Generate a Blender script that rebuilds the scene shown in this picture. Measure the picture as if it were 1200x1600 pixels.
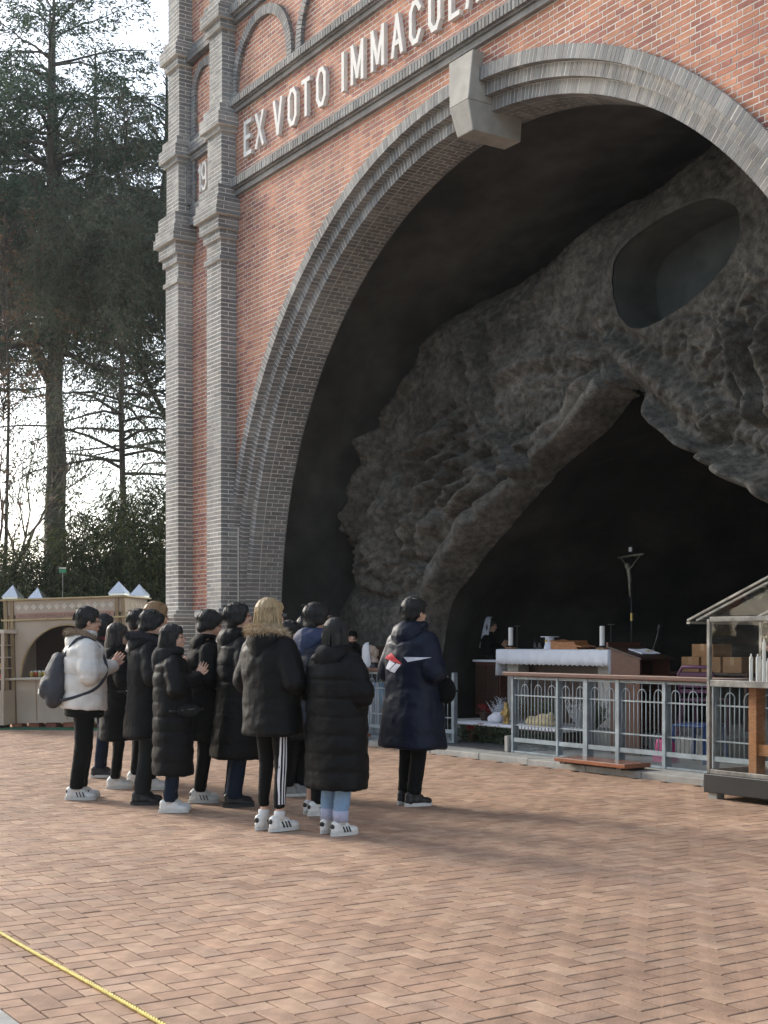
import bpy, bmesh, math, random
import numpy as np
from mathutils import Vector, Matrix, noise as mnoise
R = math.radians
rng = random.Random(7)
for o in list(bpy.data.objects): bpy.data.objects.remove(o, do_unlink=True)
scene = bpy.context.scene
COL = scene.collection

# ------------------------------------------------------------------ camera, sky, sun, exposure
CAM = Vector((12.267, -9.067, 1.4)); RT = Vector((.54358, .83936, 0)); FW = Vector((-.83936, .54358, 0))
FPX, YHOR = 2100.0, 1005.0
cd = bpy.data.cameras.new('camera'); cam = bpy.data.objects.new('camera', cd); COL.objects.link(cam)
cam.location = CAM; cam.rotation_euler = (R(90), 0, math.atan2(-FW.x, FW.y))
cd.sensor_fit = 'HORIZONTAL'; cd.sensor_width = 36; cd.lens = 36*FPX/1200
cd.shift_y = (YHOR-800)/1200; cd.clip_start = .1; cd.clip_end = 3000
scene.camera = cam
SUN_AZ = 48       # degrees to the left of the viewing direction
SUN_EL = 25
a = R(SUN_AZ); sd = FW*math.cos(a) - RT*math.sin(a)
SUN = Vector((sd.x*math.cos(R(SUN_EL)), sd.y*math.cos(R(SUN_EL)), math.sin(R(SUN_EL))))
world = bpy.data.worlds.new('World'); scene.world = world; world.use_nodes = True
wn = world.node_tree; wn.nodes.clear()
sky = wn.nodes.new('ShaderNodeTexSky'); sky.sky_type = 'NISHITA'; sky.sun_disc = False
sky.sun_elevation = R(SUN_EL); sky.sun_rotation = math.atan2(SUN.x, SUN.y)
sky.air_density = 1.0; sky.dust_density = 1.5; sky.ozone_density = 1.0
hs = wn.nodes.new('ShaderNodeHueSaturation'); hs.inputs['Saturation'].default_value = .65
bg = wn.nodes.new('ShaderNodeBackground'); bg.inputs[1].default_value = .15
wo = wn.nodes.new('ShaderNodeOutputWorld')
wn.links.new(sky.outputs[0], hs.inputs['Color']); wn.links.new(hs.outputs[0], bg.inputs[0]); wn.links.new(bg.outputs[0], wo.inputs[0])
ld = bpy.data.lights.new('sun', 'SUN'); ld.energy = 1.5; ld.angle = R(14); ld.color = (1, .93, .82)
lo = bpy.data.objects.new('sun', ld); COL.objects.link(lo); lo.location = (0, 0, 40)
lo.rotation_euler = (-SUN).to_track_quat('-Z', 'Y').to_euler()
scene.view_settings.view_transform = 'Standard'; scene.view_settings.look = 'None'
scene.view_settings.exposure = 1.2; scene.view_settings.gamma = 1
scene.view_settings.use_curve_mapping = False

# ------------------------------------------------------------------ helpers
def proj(p):
    q = Vector(p)-CAM; d = q.dot(FW)
    if d < .1: return (-9999, -9999, d)
    return (600+FPX*q.dot(RT)/d, YHOR-FPX*q.z/d, d)
def at(px, py, d): return CAM+RT*((px-600)/FPX*d)+FW*d+Vector((0, 0, (YHOR-py)/FPX*d))
def ground_at(px, py, z=0.0): return at(px, py, FPX*(CAM.z-z)/(py-YHOR))
def onY(px, py, Y):
    r = RT*((px-600)/FPX)+FW+Vector((0, 0, (YHOR-py)/FPX)); return CAM+r*((Y-CAM.y)/r.y)
def in_frame(x, y, m=0): return -m < x < 1200+m and -m < y < 1600+m

class MB:
    def __init__(s): s.v = []; s.f = []
    def hexa(s, p, skip=()):
        n = len(s.v); s.v += [tuple(q) for q in p]
        F = [(0,3,2,1),(4,5,6,7),(0,1,5,4),(1,2,6,5),(2,3,7,6),(3,0,4,7)]
        s.f += [tuple(n+i for i in f) for k, f in enumerate(F) if k not in skip]
    def box(s, x0, x1, y0, y1, z0, z1, skip=()):
        s.hexa([(x0,y0,z0),(x1,y0,z0),(x1,y1,z0),(x0,y1,z0),(x0,y0,z1),(x1,y0,z1),(x1,y1,z1),(x0,y1,z1)], skip)
    def bar(s, a, b, w, h=None, up=(0,0,1)):
        a = Vector(a); b = Vector(b); d = (b-a).normalized(); h = w if h is None else h
        u = Vector(up); sd = d.cross(u)
        if sd.length < 1e-4: sd = d.cross(Vector((1,0,0)))
        sd.normalize(); u = sd.cross(d)
        c = [(-w/2,-h/2),(w/2,-h/2),(w/2,h/2),(-w/2,h/2)]
        s.hexa([a+sd*i+u*j for i,j in c]+[b+sd*i+u*j for i,j in c])
    def tube(s, pts, rad, n=8, cap=True, squash=None):
        pts = [Vector(p) for p in pts]; m = len(pts)
        if not hasattr(rad, '__len__'): rad = [rad]*m
        b0 = len(s.v); pu = None
        for i, p in enumerate(pts):
            d = (pts[min(i+1,m-1)]-pts[max(i-1,0)])
            d = d.normalized() if d.length > 1e-9 else Vector((0,0,1))
            if pu is None:
                ref = Vector((0,0,1)) if abs(d.z) < .9 else Vector((1,0,0))
                u = d.cross(ref).normalized()
            else:
                u = pu-d*pu.dot(d)
                u = u.normalized() if u.length > 1e-6 else d.orthogonal().normalized()
            pu = u; w = d.cross(u)
            for k in range(n):
                t = 2*math.pi*k/n; s.v.append(tuple(p+(u*math.cos(t)+w*math.sin(t))*rad[i]))
        for i in range(m-1):
            for k in range(n):
                k2 = (k+1)%n; s.f.append((b0+i*n+k, b0+i*n+k2, b0+(i+1)*n+k2, b0+(i+1)*n+k))
        if cap:
            s.f.append(tuple(b0+k for k in reversed(range(n)))); s.f.append(tuple(b0+(m-1)*n+k for k in range(n)))
    def lathe(s, prof, c=(0,0,0), n=16):
        b0 = len(s.v); m = len(prof)
        for r, z in prof:
            for k in range(n):
                t = 2*math.pi*k/n; s.v.append((c[0]+r*math.cos(t), c[1]+r*math.sin(t), c[2]+z))
        for i in range(m-1):
            for k in range(n):
                k2 = (k+1)%n; s.f.append((b0+i*n+k, b0+i*n+k2, b0+(i+1)*n+k2, b0+(i+1)*n+k))
        s.f.append(tuple(b0+k for k in reversed(range(n)))); s.f.append(tuple(b0+(m-1)*n+k for k in range(n)))
    def prism(s, poly, fn0, fn1):            # poly of 2D points mapped by two functions to the two caps
        n = len(poly); b = len(s.v)
        s.v += [tuple(fn0(*p)) for p in poly]+[tuple(fn1(*p)) for p in poly]
        s.f.append(tuple(b+i for i in reversed(range(n)))); s.f.append(tuple(b+n+i for i in range(n)))
        for i in range(n):
            j = (i+1)%n; s.f.append((b+i, b+j, b+n+j, b+n+i))
    def ell(s, c, r, rot=None, nu=16, nv=10):
        c = Vector(c); b0 = len(s.v)
        for i in range(nv+1):
            ph = math.pi*i/nv
            for k in range(nu):
                t = 2*math.pi*k/nu
                p = Vector((r[0]*math.sin(ph)*math.cos(t), r[1]*math.sin(ph)*math.sin(t), r[2]*math.cos(ph)))
                if rot is not None: p = rot @ p
                s.v.append(tuple(c+p))
        for i in range(nv):
            for k in range(nu):
                k2 = (k+1)%nu
                s.f.append((b0+i*nu+k, b0+(i+1)*nu+k, b0+(i+1)*nu+k2, b0+i*nu+k2))
    def cone(s, a, b, r0, r1, n=12):         # capsule with two radii
        a = Vector(a); b = Vector(b); d = (b-a); L = d.length
        if L < 1e-6: s.ell(a, (r0,r0,r0)); return
        d /= L; pts = []; rad = []
        for t in (1, .87, .5, 0): pts.append(a-d*r0*t); rad.append(r0*math.sqrt(max(0, 1-t*t))+1e-4)
        for t in (.25, .5, .75): pts.append(a+d*L*t); rad.append(r0+(r1-r0)*t)
        for t in (0, .5, .87, 1): pts.append(b+d*r1*t); rad.append(r1*math.sqrt(max(0, 1-t*t))+1e-4)
        s.tube(pts, rad, n)
    def mesh(s, name='m', smooth=False):
        me = bpy.data.meshes.new(name); me.from_pydata(s.v, [], s.f); me.update()
        if smooth: me.polygons.foreach_set('use_smooth', [True]*len(me.polygons))
        return me
    def build(s, name, mat, parent=None, smooth=False, flip=True):
        me = s.mesh(name, smooth)
        if flip and len(me.polygons) < 60000:
            bm = bmesh.new(); bm.from_mesh(me); bmesh.ops.recalc_face_normals(bm, faces=bm.faces); bm.to_mesh(me); bm.free()
        return link(name, me, mat, parent)
def link(name, me, mat=None, parent=None):
    o = bpy.data.objects.new(name, me); COL.objects.link(o)
    if mat is not None and me is not None:
        if not me.materials: me.materials.append(mat)
        elif me.materials[0] != mat: o.material_slots[0].link = 'OBJECT'; o.material_slots[0].material = mat
    if parent is not None: o.parent = parent
    return o
def empty(name, loc=(0,0,0), rz=0):
    o = bpy.data.objects.new(name, None); COL.objects.link(o); o.location = loc; o.rotation_euler = (0,0,rz)
    o.empty_display_size = .2; return o
def tag(o, label, cat, group=None):
    o['label'] = label; o['category'] = cat
    if group: o['group'] = group
    return o
def kind(o, k): o['kind'] = k; return o
def copy_tree(o, parent=None):
    c = o.copy(); COL.objects.link(c); c.parent = parent
    for ch in list(o.children): copy_tree(ch, c)
    return c
def bevel(o, w=.005, seg=2):
    m = o.modifiers.new('bevel', 'BEVEL'); m.width = w; m.segments = seg; m.limit_method = 'ANGLE'; m.angle_limit = R(40)
    return o
def fuse(mb, voxel, smooth=3, disp=None, name='m'):
    me = mb.mesh('tmp'); o = bpy.data.objects.new('tmp', me); COL.objects.link(o)
    m = o.modifiers.new('r', 'REMESH'); m.mode = 'VOXEL'; m.voxel_size = voxel; m.use_smooth_shade = True
    if smooth:
        m2 = o.modifiers.new('s', 'SMOOTH'); m2.iterations = smooth; m2.factor = .5
    dg = bpy.context.evaluated_depsgraph_get(); dg.update()
    r = bpy.data.meshes.new_from_object(o.evaluated_get(dg)); r.name = name
    bpy.data.objects.remove(o, do_unlink=True); bpy.data.meshes.remove(me)
    if disp is not None:
        n = len(r.vertices); co = np.empty(n*3, np.float32); no = np.empty(n*3, np.float32)
        r.vertices.foreach_get('co', co); r.vertices.foreach_get('normal', no); co = co.reshape(-1, 3); no = no.reshape(-1, 3)
        out = np.array([disp(Vector(a_), Vector(b_))[:] for a_, b_ in zip(co.tolist(), no.tolist())], np.float32)
        r.vertices.foreach_set('co', out.ravel()); r.update()
    r.polygons.foreach_set('use_smooth', [True]*len(r.polygons))
    return r

# ------------------------------------------------------------------ materials
def rgb(r, g, b):
    f = lambda c: ((c/255+.055)/1.055)**2.4 if c/255 > .04045 else c/255/12.92
    return (f(r), f(g), f(b))
def mat(name, col, rough=.7, metal=0, vary=.12, scale=6, bump=0, bscale=40, spec=.5, alpha=None, trans=0, coat=0,
        palette=None, detail=4, stretch=None, sheen=0):
    """Principled with noise-varied colour; palette = colours picked at random per object / mesh island."""
    m = bpy.data.materials.new(name); m.use_nodes = True; t = m.node_tree; n = t.nodes; b = n['Principled BSDF']
    b.inputs['Roughness'].default_value = rough; b.inputs['Metallic'].default_value = metal
    b.inputs['Specular IOR Level'].default_value = spec
    b.inputs['Transmission Weight'].default_value = trans; b.inputs['Coat Weight'].default_value = coat
    b.inputs['Sheen Weight'].default_value = sheen
    tc = n.new('ShaderNodeTexCoord'); vec = tc.outputs['Object']
    if stretch:
        mp = n.new('ShaderNodeMapping'); mp.inputs['Scale'].default_value = stretch
        t.links.new(vec, mp.inputs[0]); vec = mp.outputs[0]
    if palette:
        g = n.new('ShaderNodeNewGeometry'); oi = n.new('ShaderNodeObjectInfo')
        ad = n.new('ShaderNodeMath'); ad.operation = 'ADD'; fr = n.new('ShaderNodeMath'); fr.operation = 'FRACT'
        t.links.new(g.outputs['Random Per Island'], ad.inputs[0]); t.links.new(oi.outputs['Random'], ad.inputs[1]); t.links.new(ad.outputs[0], fr.inputs[0])
        cr = n.new('ShaderNodeValToRGB'); cr.color_ramp.interpolation = 'CONSTANT'
        el = cr.color_ramp.elements
        while len(el) < len(palette): el.new(.5)
        for i, c in enumerate(palette): el[i].position = i/len(palette); el[i].color = (*c, 1)
        t.links.new(fr.outputs[0], cr.inputs[0]); base = cr.outputs[0]
    else:
        rg = n.new('ShaderNodeRGB'); rg.outputs[0].default_value = (*col, 1); base = rg.outputs[0]
    nz = n.new('ShaderNodeTexNoise'); nz.inputs['Scale'].default_value = scale; nz.inputs['Detail'].default_value = detail
    t.links.new(vec, nz.inputs['Vector'])
    mr = n.new('ShaderNodeMapRange'); mr.inputs[1].default_value = .3; mr.inputs[2].default_value = .7
    mr.inputs[3].default_value = 1-vary; mr.inputs[4].default_value = 1+vary
    t.links.new(nz.outputs[0], mr.inputs[0])
    mx = n.new('ShaderNodeMix'); mx.data_type = 'RGBA'; mx.blend_type = 'MULTIPLY'; mx.inputs[0].default_value = 1
    t.links.new(base, mx.inputs[6]); t.links.new(mr.outputs[0], mx.inputs[7])
    t.links.new(mx.outputs[2], b.inputs['Base Color'])
    if bump:
        n2 = n.new('ShaderNodeTexNoise'); n2.inputs['Scale'].default_value = bscale; n2.inputs['Detail'].default_value = 5
        t.links.new(vec, n2.inputs['Vector'])
        bp = n.new('ShaderNodeBump'); bp.inputs['Strength'].default_value = bump; bp.inputs['Distance'].default_value = .01
        t.links.new(n2.outputs[0], bp.inputs['Height']); t.links.new(bp.outputs[0], b.inputs['Normal'])
    if alpha is not None: b.inputs['Alpha'].default_value = alpha
    return m
def multiply_noise(m, scale, lo_, hi, p0=.35, p1=.65, stretch=None, world=True):
    """a second, larger stain layer over the colour"""
    t = m.node_tree; n = t.nodes; b = n['Principled BSDF']; src = b.inputs['Base Color'].links[0].from_socket
    g = n.new('ShaderNodeNewGeometry') if world else n.new('ShaderNodeTexCoord'); vec = g.outputs['Position'] if world else g.outputs['Object']
    if stretch:
        mp = n.new('ShaderNodeMapping'); mp.inputs['Scale'].default_value = stretch; t.links.new(vec, mp.inputs[0]); vec = mp.outputs[0]
    nz = n.new('ShaderNodeTexNoise'); nz.inputs['Scale'].default_value = scale; nz.inputs['Detail'].default_value = 6
    t.links.new(vec, nz.inputs['Vector'])
    mr = n.new('ShaderNodeMapRange'); mr.inputs[1].default_value = p0; mr.inputs[2].default_value = p1; mr.inputs[3].default_value = lo_; mr.inputs[4].default_value = hi
    t.links.new(nz.outputs[0], mr.inputs[0])
    mx = n.new('ShaderNodeMix'); mx.data_type = 'RGBA'; mx.blend_type = 'MULTIPLY'; mx.inputs[0].default_value = 1
    t.links.new(src, mx.inputs[6]); t.links.new(mr.outputs[0], mx.inputs[7]); t.links.new(mx.outputs[2], b.inputs['Base Color'])
    return m
# ------------------------------------------------------------------ ground and paving
M_earth = multiply_noise(mat('earth', (.10,.085,.06), .95, vary=.3, scale=3, bump=.6, bscale=12), .4, .7, 1.2)
M_sand = mat('joint_sand', (.035,.026,.02), .95, vary=.3, scale=30)
M_paver = multiply_noise(mat('clay_paver', None, .78, vary=.16, scale=9, bump=.35, bscale=70, spec=.35,
    palette=[(.405,.262,.175),(.425,.278,.185),(.345,.214,.143),(.395,.252,.17),(.45,.30,.205),(.365,.23,.154),(.41,.257,.17),(.38,.25,.175)]), .55, .80, 1.1); multiply_noise(M_paver, 5, .82, 1.08, .3, .6)
M_conc = multiply_noise(mat('concrete', (.36,.35,.32), .9, vary=.15, scale=8, bump=.3, bscale=60), .9, .75, 1.1)
g = MB(); g.box(-160, 160, -160, 160, -.6, -.06)
kind(g.build('ground', M_earth), 'structure')
W = .113; Lp = 2*W; GX0, GX1, GY0, GY1 = -15.0, 13.5, -7.5, .74
bed = MB(); bed.box(GX0, GX1, GY0, GY1, -.058, -.008)
paving = kind(bed.build('plaza_paving', M_sand), 'structure')
def paver_mesh(lx, ly):
    m = MB(); g = .0046; c = .0022; x, y = lx/2-g, ly/2-g
    m.v = [(-x,-y,-.02),(x,-y,-.02),(x,y,-.02),(-x,y,-.02),(-x,-y,-c),(x,-y,-c),(x,y,-c),(-x,y,-c),(-x+c,-y+c,0),(x-c,-y+c,0),(x-c,y-c,0),(-x+c,y-c,0)]
    for i in range(4):
        j = (i+1)%4; m.f += [(i,j,4+j,4+i),(4+i,4+j,8+j,8+i)]
    m.f.append((8,9,10,11)); return m
pm_h, pm_v = paver_mesh(Lp, W), paver_mesh(W, Lp)
cand = []
nx, ny = int((GX1-GX0)/W), int((GY1-GY0)/W)
for i in range(-1, nx+1):
    for j in range(-1, ny+1):
        k = (i+j) % 4
        if k == 0: c = (GX0+(i+1)*W, GY0+(j+.5)*W, 0)
        elif k == 2: c = (GX0+(i+.5)*W, GY0+(j+1)*W, 1)
        else: continue
        hx, hy = (Lp/2, W/2) if c[2] == 0 else (W/2, Lp/2)
        if c[0]-hx < GX0-.01 or c[0]+hx > GX1+.01 or c[1]-hy < GY0-W-.01 or c[1]+hy > GY1+.01: continue
        px, py, d = proj((c[0], c[1], 0))
        cand.append(((d if in_frame(px, py) else 1000), c[0], c[1], c[2], rng.uniform(-.0018, .0012), rng.uniform(-.005,.005), rng.uniform(-.005,.005)))
cand.sort()
me_h, me_v = pm_h.mesh('paver'), pm_v.mesh('paver')
rest = MB()
for n_, (d, x, y, o, dz, tx, ty) in enumerate(cand):
    if n_ < 300:
        b = link('paver', me_h if o == 0 else me_v, M_paver, paving); b.location = (x, y, dz); b.rotation_euler = (tx, ty, rng.uniform(-.006,.006))
    else:
        p = pm_h if o == 0 else pm_v; b0 = len(rest.v)
        rest.v += [(x+v[0], y+v[1], dz+v[2]+v[1]*tx-v[0]*ty) for v in p.v]; rest.f += [tuple(b0+i for i in f) for f in p.f]
kind(rest.build('pavers', M_paver, paving, flip=False), 'stuff')
# border beyond the paving, towards the camera
e = MB(); e.box(GX0, GX1, -7.74, -7.505, -.3, .004); kind(bevel(e.build('border_strip', M_conc), .006), 'structure')
e = MB(); e.box(-60, 60, -40, -7.745, -.3, -.012); kind(e.build('forecourt_pavement', multiply_noise(mat('forecourt', (.33,.31,.28), .9, vary=.12, scale=5, bump=.3), .5, .8, 1.1)), 'structure')
# platform inside the arch with its kerb
pf = MB(); pf.box(-7.1, 7.1, .98, 8.6, -.2, .07)
kind(pf.build('platform_floor', M_conc), 'structure')
kb = kind(empty('platform_kerb'), 'structure')
x = -5.62
while x < 5.4:
    L_ = rng.uniform(.85, 1.1); s_ = MB(); s_.box(x+.003, min(x+L_, 5.4)-.003, .745+rng.uniform(-.004,.006), .977, -.1, .066+rng.uniform(-.003,.006))
    bevel(s_.build('kerb_stone', M_conc, kb), .012, 2); x += L_
dm = MB(); dm.box(-2.5, -.62, 1.12, 1.95, .072, .082)
kind(bevel(dm.build('floor_mat', mat('rubber_mat', (.045,.05,.055), .8, vary=.2), None), .003), 'structure')
del dm

# ------------------------------------------------------------------ brick shrine
M_mortar = multiply_noise(mat('mortar', (.74,.70,.63), .9, vary=.12, scale=25, bump=.3, bscale=90), .7, .72, 1.08)
M_brick = multiply_noise(mat('red_brick', None, .82, vary=.16, scale=16, bump=.35, bscale=70, spec=.3,
    palette=[(.47,.205,.125),(.51,.225,.135),(.42,.175,.115),(.54,.255,.155),(.45,.195,.12),(.37,.15,.11),(.49,.21,.125),(.52,.24,.15),(.44,.185,.12),(.35,.14,.105)]), .8, .8, 1.12)
M_grey = multiply_noise(mat('grey_brick', None, .85, vary=.15, scale=16, bump=.35, bscale=70, spec=.3,
    palette=[(.27,.265,.255),(.31,.30,.285),(.225,.225,.225),(.29,.275,.26),(.34,.33,.31),(.24,.232,.225),(.26,.265,.26)]), .8, .78, 1.12)
for _m in (M_brick, M_grey): multiply_noise(_m, 2.2, .80, 1.08, .38, .62, stretch=(1,1,.12))
M_stone = multiply_noise(mat('pale_stone', (.43,.41,.365), .85, vary=.12, scale=7, bump=.25, bscale=50), 1.3, .72, 1.08)
M_letter = mat('letter_stone', (.70,.68,.64), .8, vary=.08, scale=9, bump=.15)
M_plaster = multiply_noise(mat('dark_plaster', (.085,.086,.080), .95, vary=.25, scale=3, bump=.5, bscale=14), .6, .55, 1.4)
BL, BH, CH, JT = .250, .122, .0635, .0135
ZC, R0, R1, R2, R3 = 1.86, 5.53, 5.68, 5.825, 5.97; XA = -.12   # the arch sits a little off the middle
shrine = tag(empty('grotto_shrine'), 'tall red and grey brick grotto front with a huge open arch', 'shrine')
# wall core in mortar (front at y=.006), one thick sheet with the arch cut out
core = MB(); zt = 12.6; Rw = 5.90
xs = [Rw*math.cos(math.pi*i/96) for i in range(97)][::-1]
for i in range(96):
    xa, xb = xs[i], xs[i+1]; za, zb = ZC+math.sqrt(max(0, Rw*Rw-xa*xa)), ZC+math.sqrt(max(0, Rw*Rw-xb*xb)); xa += XA; xb += XA
    core.hexa([(xa,.0025,za),(xb,.0025,zb),(xb,.62,zb),(xa,.62,za),(xa,.0025,zt),(xb,.0025,zt),(xb,.62,zt),(xa,.62,zt)], skip=(3,5))
for sx in (-1, 1):
    core.box(*sorted((XA+sx*Rw, sx*7.9)), .0025, .62, 0, zt); core.box(*sorted((sx*7.25, sx*7.89)), .622, 9.0, 0, 8.3)
wall = core.build('wall', M_mortar, shrine)
bricks = []                                     # (x0,x1,y0,y1,z0,z1)
def courses(z0, z1): n = max(1, round((z1-z0)/CH)); return [(z0+(z1-z0)*i/n, z0+(z1-z0)*(i+1)/n, i) for i in range(n)]
def brick_rect(out, x0, x1, z0, z1, Y=0.0, hole=None, off=0):
    for za, zb, i in courses(z0, z1):
        zm = (za+zb)/2; step = BL if (i+off)%2 == 0 else BL/2; x = x0-(BL*.25 if (i+off)%2 else 0)
        while x < x1:
            a_, b_ = max(x, x0), min(x+step, x1); x += step
            spans = [(a_, b_)]
            if hole: spans = hole(a_, b_, za, zb)
            for p, q in spans:
                if q-p < .035: continue
                j = rng.uniform(-.0015, .0015)
                out.append((p+JT/2, q-JT/2, Y+j, Y+.03, za+JT/2, zb-JT/2))
def arch_hole(rr, cx=0, cz=ZC):
    def f(a_, b_, za, zb):
        h = rr*rr-(max(zb-.01, cz)-cz)**2 if zb > cz else rr*rr
        if h <= 0: return [(a_, b_)]
        w = math.sqrt(h); out = []
        if a_ < cx-w: out.append((a_, min(b_, cx-w)))
        if b_ > cx+w: out.append((max(a_, cx+w), b_))
        return out
    return f
brick_rect(bricks, -6.0, 6.0, 1.92, 8.05, hole=arch_hole(5.92, XA))
brick_rect(bricks, -6.0, 6.0, 8.29, 9.29)
brick_rect(bricks, -6.0, 6.0, 9.49, 10.62)
brick_rect(bricks, -6.0, 6.0, 10.86, 12.6)
for sx in (-1, 1):
    a_, b_ = sorted((sx*7.36, sx*6.27))
    brick_rect(bricks, a_, b_, 1.92, 8.0, off=1)
    brick_rect(bricks, a_, b_, 8.3, 9.2); brick_rect(bricks, a_, b_, 9.4, 12.6)
def score(b):
    px, py, d = proj(((b[0]+b[1])/2, b[2], (b[4]+b[5])/2))
    return -(b[1]-b[0])/d*(1 if in_frame(px, py, -6) else .001)
sh = {}
def std_mesh(w):
    k = round(w, 3)
    if k not in sh:
        m = MB(); m.box(-w/2, w/2, 0, .03, -(CH-JT)/2, (CH-JT)/2, skip=(4,)); sh[k] = m.mesh('brick')
    return sh[k]
bricks.sort(key=score)
rest = MB(); cnt = 0
for b in bricks:
    w = b[1]-b[0]; full = min(abs(w-(BL-JT)), abs(w-(BL/2-JT))) < .002
    if cnt < 300 and full:
        o = link('brick', std_mesh(w), M_brick, wall); o.location = ((b[0]+b[1])/2, b[2], (b[4]+b[5])/2); cnt += 1
    else: rest.box(*b, skip=(4,))
kind(rest.build('bricks', M_brick, wall, flip=False), 'stuff')
# ---- pilasters of grey brick, built course by course
def pil_level(mb, co, x0, x1, yf, z0, z1):
    co.box(x0+.0025, x1-.0025, yf+.0025, .05, z0, z1)
    for za, zb, i in courses(z0, z1):
        z_a, z_b = za+JT/2, zb-JT/2; w = x1-x0; n = max(1, round(w/BL))
        cuts = [x0+w*k/n for k in range(n+1)] if i%2 == 0 else [x0]+[x0+w*(k+.5)/n for k in range(n)]+[x1]
        ym = yf+min(.12, (0-yf)*.5) if i%2 else 0.0
        for k in range(len(cuts)-1):
            a_ = cuts[k]+(JT/2 if k else 0); b_ = cuts[k+1]-(JT/2 if k < len(cuts)-2 else 0)
            j = rng.uniform(-.0015, .0015)
            mb.box(a_, b_, yf+j, (ym-JT/2) if i%2 else .02, z_a, z_b)
        if i%2:
            mb.box(x0, x0+.08, ym+JT/2, .02, z_a, z_b); mb.box(x1-.08, x1, ym+JT/2, .02, z_a, z_b)
PIL = [(-7.815, -7.333), (-6.291, -5.80)]
LEV = [(0,.18,.13),(.18,1.74,.085),(1.74,1.80,.115),(1.80,1.86,.14),(1.86,1.92,.07),(1.92,7.10,0),(7.10,7.165,.035),(7.165,7.42,0),(7.42,7.55,.04),
       (7.55,7.74,.085),(7.74,7.87,.15),(7.87,8.00,.125),(8.00,8.20,.09),(8.20,9.02,-.01),(9.02,9.09,.03),(9.09,9.28,.085),(9.28,9.42,.04),(9.42,10.55,-.03),(10.55,10.68,.02),(10.68,10.87,.08),(10.87,11.0,.03),(11.0,12.6,-.03)]
for sx in (-1, 1):
    for (a_, b_) in PIL:
        co, mb = MB(), MB()
        x0, x1 = (a_, b_) if sx < 0 else (-b_, -a_)
        for z0, z1, e_ in LEV: pil_level(mb, co, x0-e_, x1+e_, -.25-e_, z0, z1)
        p = co.build('pilaster', M_mortar, shrine); kind(mb.build('bricks', M_grey, p, flip=False), 'stuff')
    # frieze panel frame with the year figures, between the two pilasters
    xa, xb = sorted((sx*7.36, sx*6.27)); fr = MB()
    for z0, z1, yf in ((7.98,8.10,-.12),(8.10,8.34,-.06),(9.02,9.12,-.07),(9.12,9.30,-.12),(9.30,9.40,-.06),(10.6,10.75,-.12),(10.75,10.86,-.06)):
        for za, zb, i in courses(z0, z1):
            n = 5; 
            for k in range(n): fr.box(xa+(xb-xa)*k/n+.004, xa+(xb-xa)*(k+1)/n-.004, yf, .02, za+.004, zb-.004)
    for za, zb, i in courses(8.34, 9.02):
        fr.box(xa, xa+.10, -.11, .02, za+.004, zb-.004); fr.box(xb-.10, xb, -.11, .02, za+.004, zb-.004)
        fr.box(xa+.105, xa+.2, -.05, .02, za+.004, zb-.004); fr.box(xb-.2, xb-.105, -.05, .02, za+.004, zb-.004)
    for q in range(24):                          # blind arch of the storey above
        t0, t1 = math.pi*q/24+.012, math.pi*(q+1)/24-.012; cx = (xa+xb)/2
        P = [(r_*math.cos(t), r_*math.sin(t)) for r_, t in ((.34,t0),(.34,t1),(.47,t1),(.47,t0))]
        fr.hexa([(cx+p[0], -.05, 10.05+p[1]) for p in P]+[(cx+p[0], .02, 10.05+p[1]) for p in P])
    for za, zb, i in courses(9.42, 10.04):
        fr.box(cx-.47, cx-.34, -.05, .02, za+.004, zb-.004); fr.box(cx+.34, cx+.47, -.05, .02, za+.004, zb-.004)
    fr.build('frieze_panel', M_grey, shrine)
# ---- arch: three stepped rings and the soffit
M_ring = M_grey
aco = MB(); NA = 200
def ring_strip(mb, r0, y0, r1, y1):
    b = len(mb.v)
    for i in range(NA+1):
        t = math.pi*i/NA
        mb.v += [(r0*math.cos(t), y0, ZC+r0*math.sin(t)), (r1*math.cos(t), y1, ZC+r1*math.sin(t))]
    for i in range(NA): mb.f.append((b+2*i, b+2*i+1, b+2*i+3, b+2*i+2))
e_ = .0025
prof = [(R3+.0, .05),(R3,-.04+e_),(R2+e_,-.04+e_),(R2+e_,.06+e_),(R1+e_,.06+e_),(R1+e_,.16+e_),(R0+e_,.16+e_),(R0+e_,.68),(R3,.68)]
for (ra, ya), (rb, yb) in zip(prof, prof[1:]): ring_strip(aco, ra, ya, rb, yb)
for sx in (-1, 1):                               # jambs under the springing
    for r0_, r1_, yf in ((R0, R1, .16), (R1, R2, .06), (R2, R3, -.04)):
        xa, xb = sorted((sx*(r0_+e_), sx*(r1_+e_))); aco.box(xa, xb, yf+e_, .68, 0, ZC)
arch = aco.build('arch', M_mortar, shrine, flip=False); arch.location.x = XA
arch_b = []
def wedge_mesh(dt, r0, r1, y0, y1):
    m = MB(); P = [(r0, -dt/2), (r0, dt/2), (r1, dt/2), (r1, -dt/2)]
    m.hexa([(r*math.cos(t), y0, r*math.sin(t)) for r, t in P]+[(r*math.cos(t), y1, r*math.sin(t)) for r, t in P]); return m
RINGS = [(R0, R1-.006, .16, .30), (R1, R2-.006, .06, .175), (R2, R3, -.04, .075)]
for ri, (r0_, r1_, y0, y1) in enumerate(RINGS):
    n = round(math.pi*r0_/CH); dt = math.pi/n; g_ = JT*.8/r0_
    for i in range(n):
        t = dt*(i+.5)
        arch_b.append((('r', ri), dt-g_, r0_, r1_, y0, y1, t))
n = round(math.pi*R0/CH); dt = math.pi/n; g_ = JT*.8/R0
ysof = (.16+.125, .68)
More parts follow.
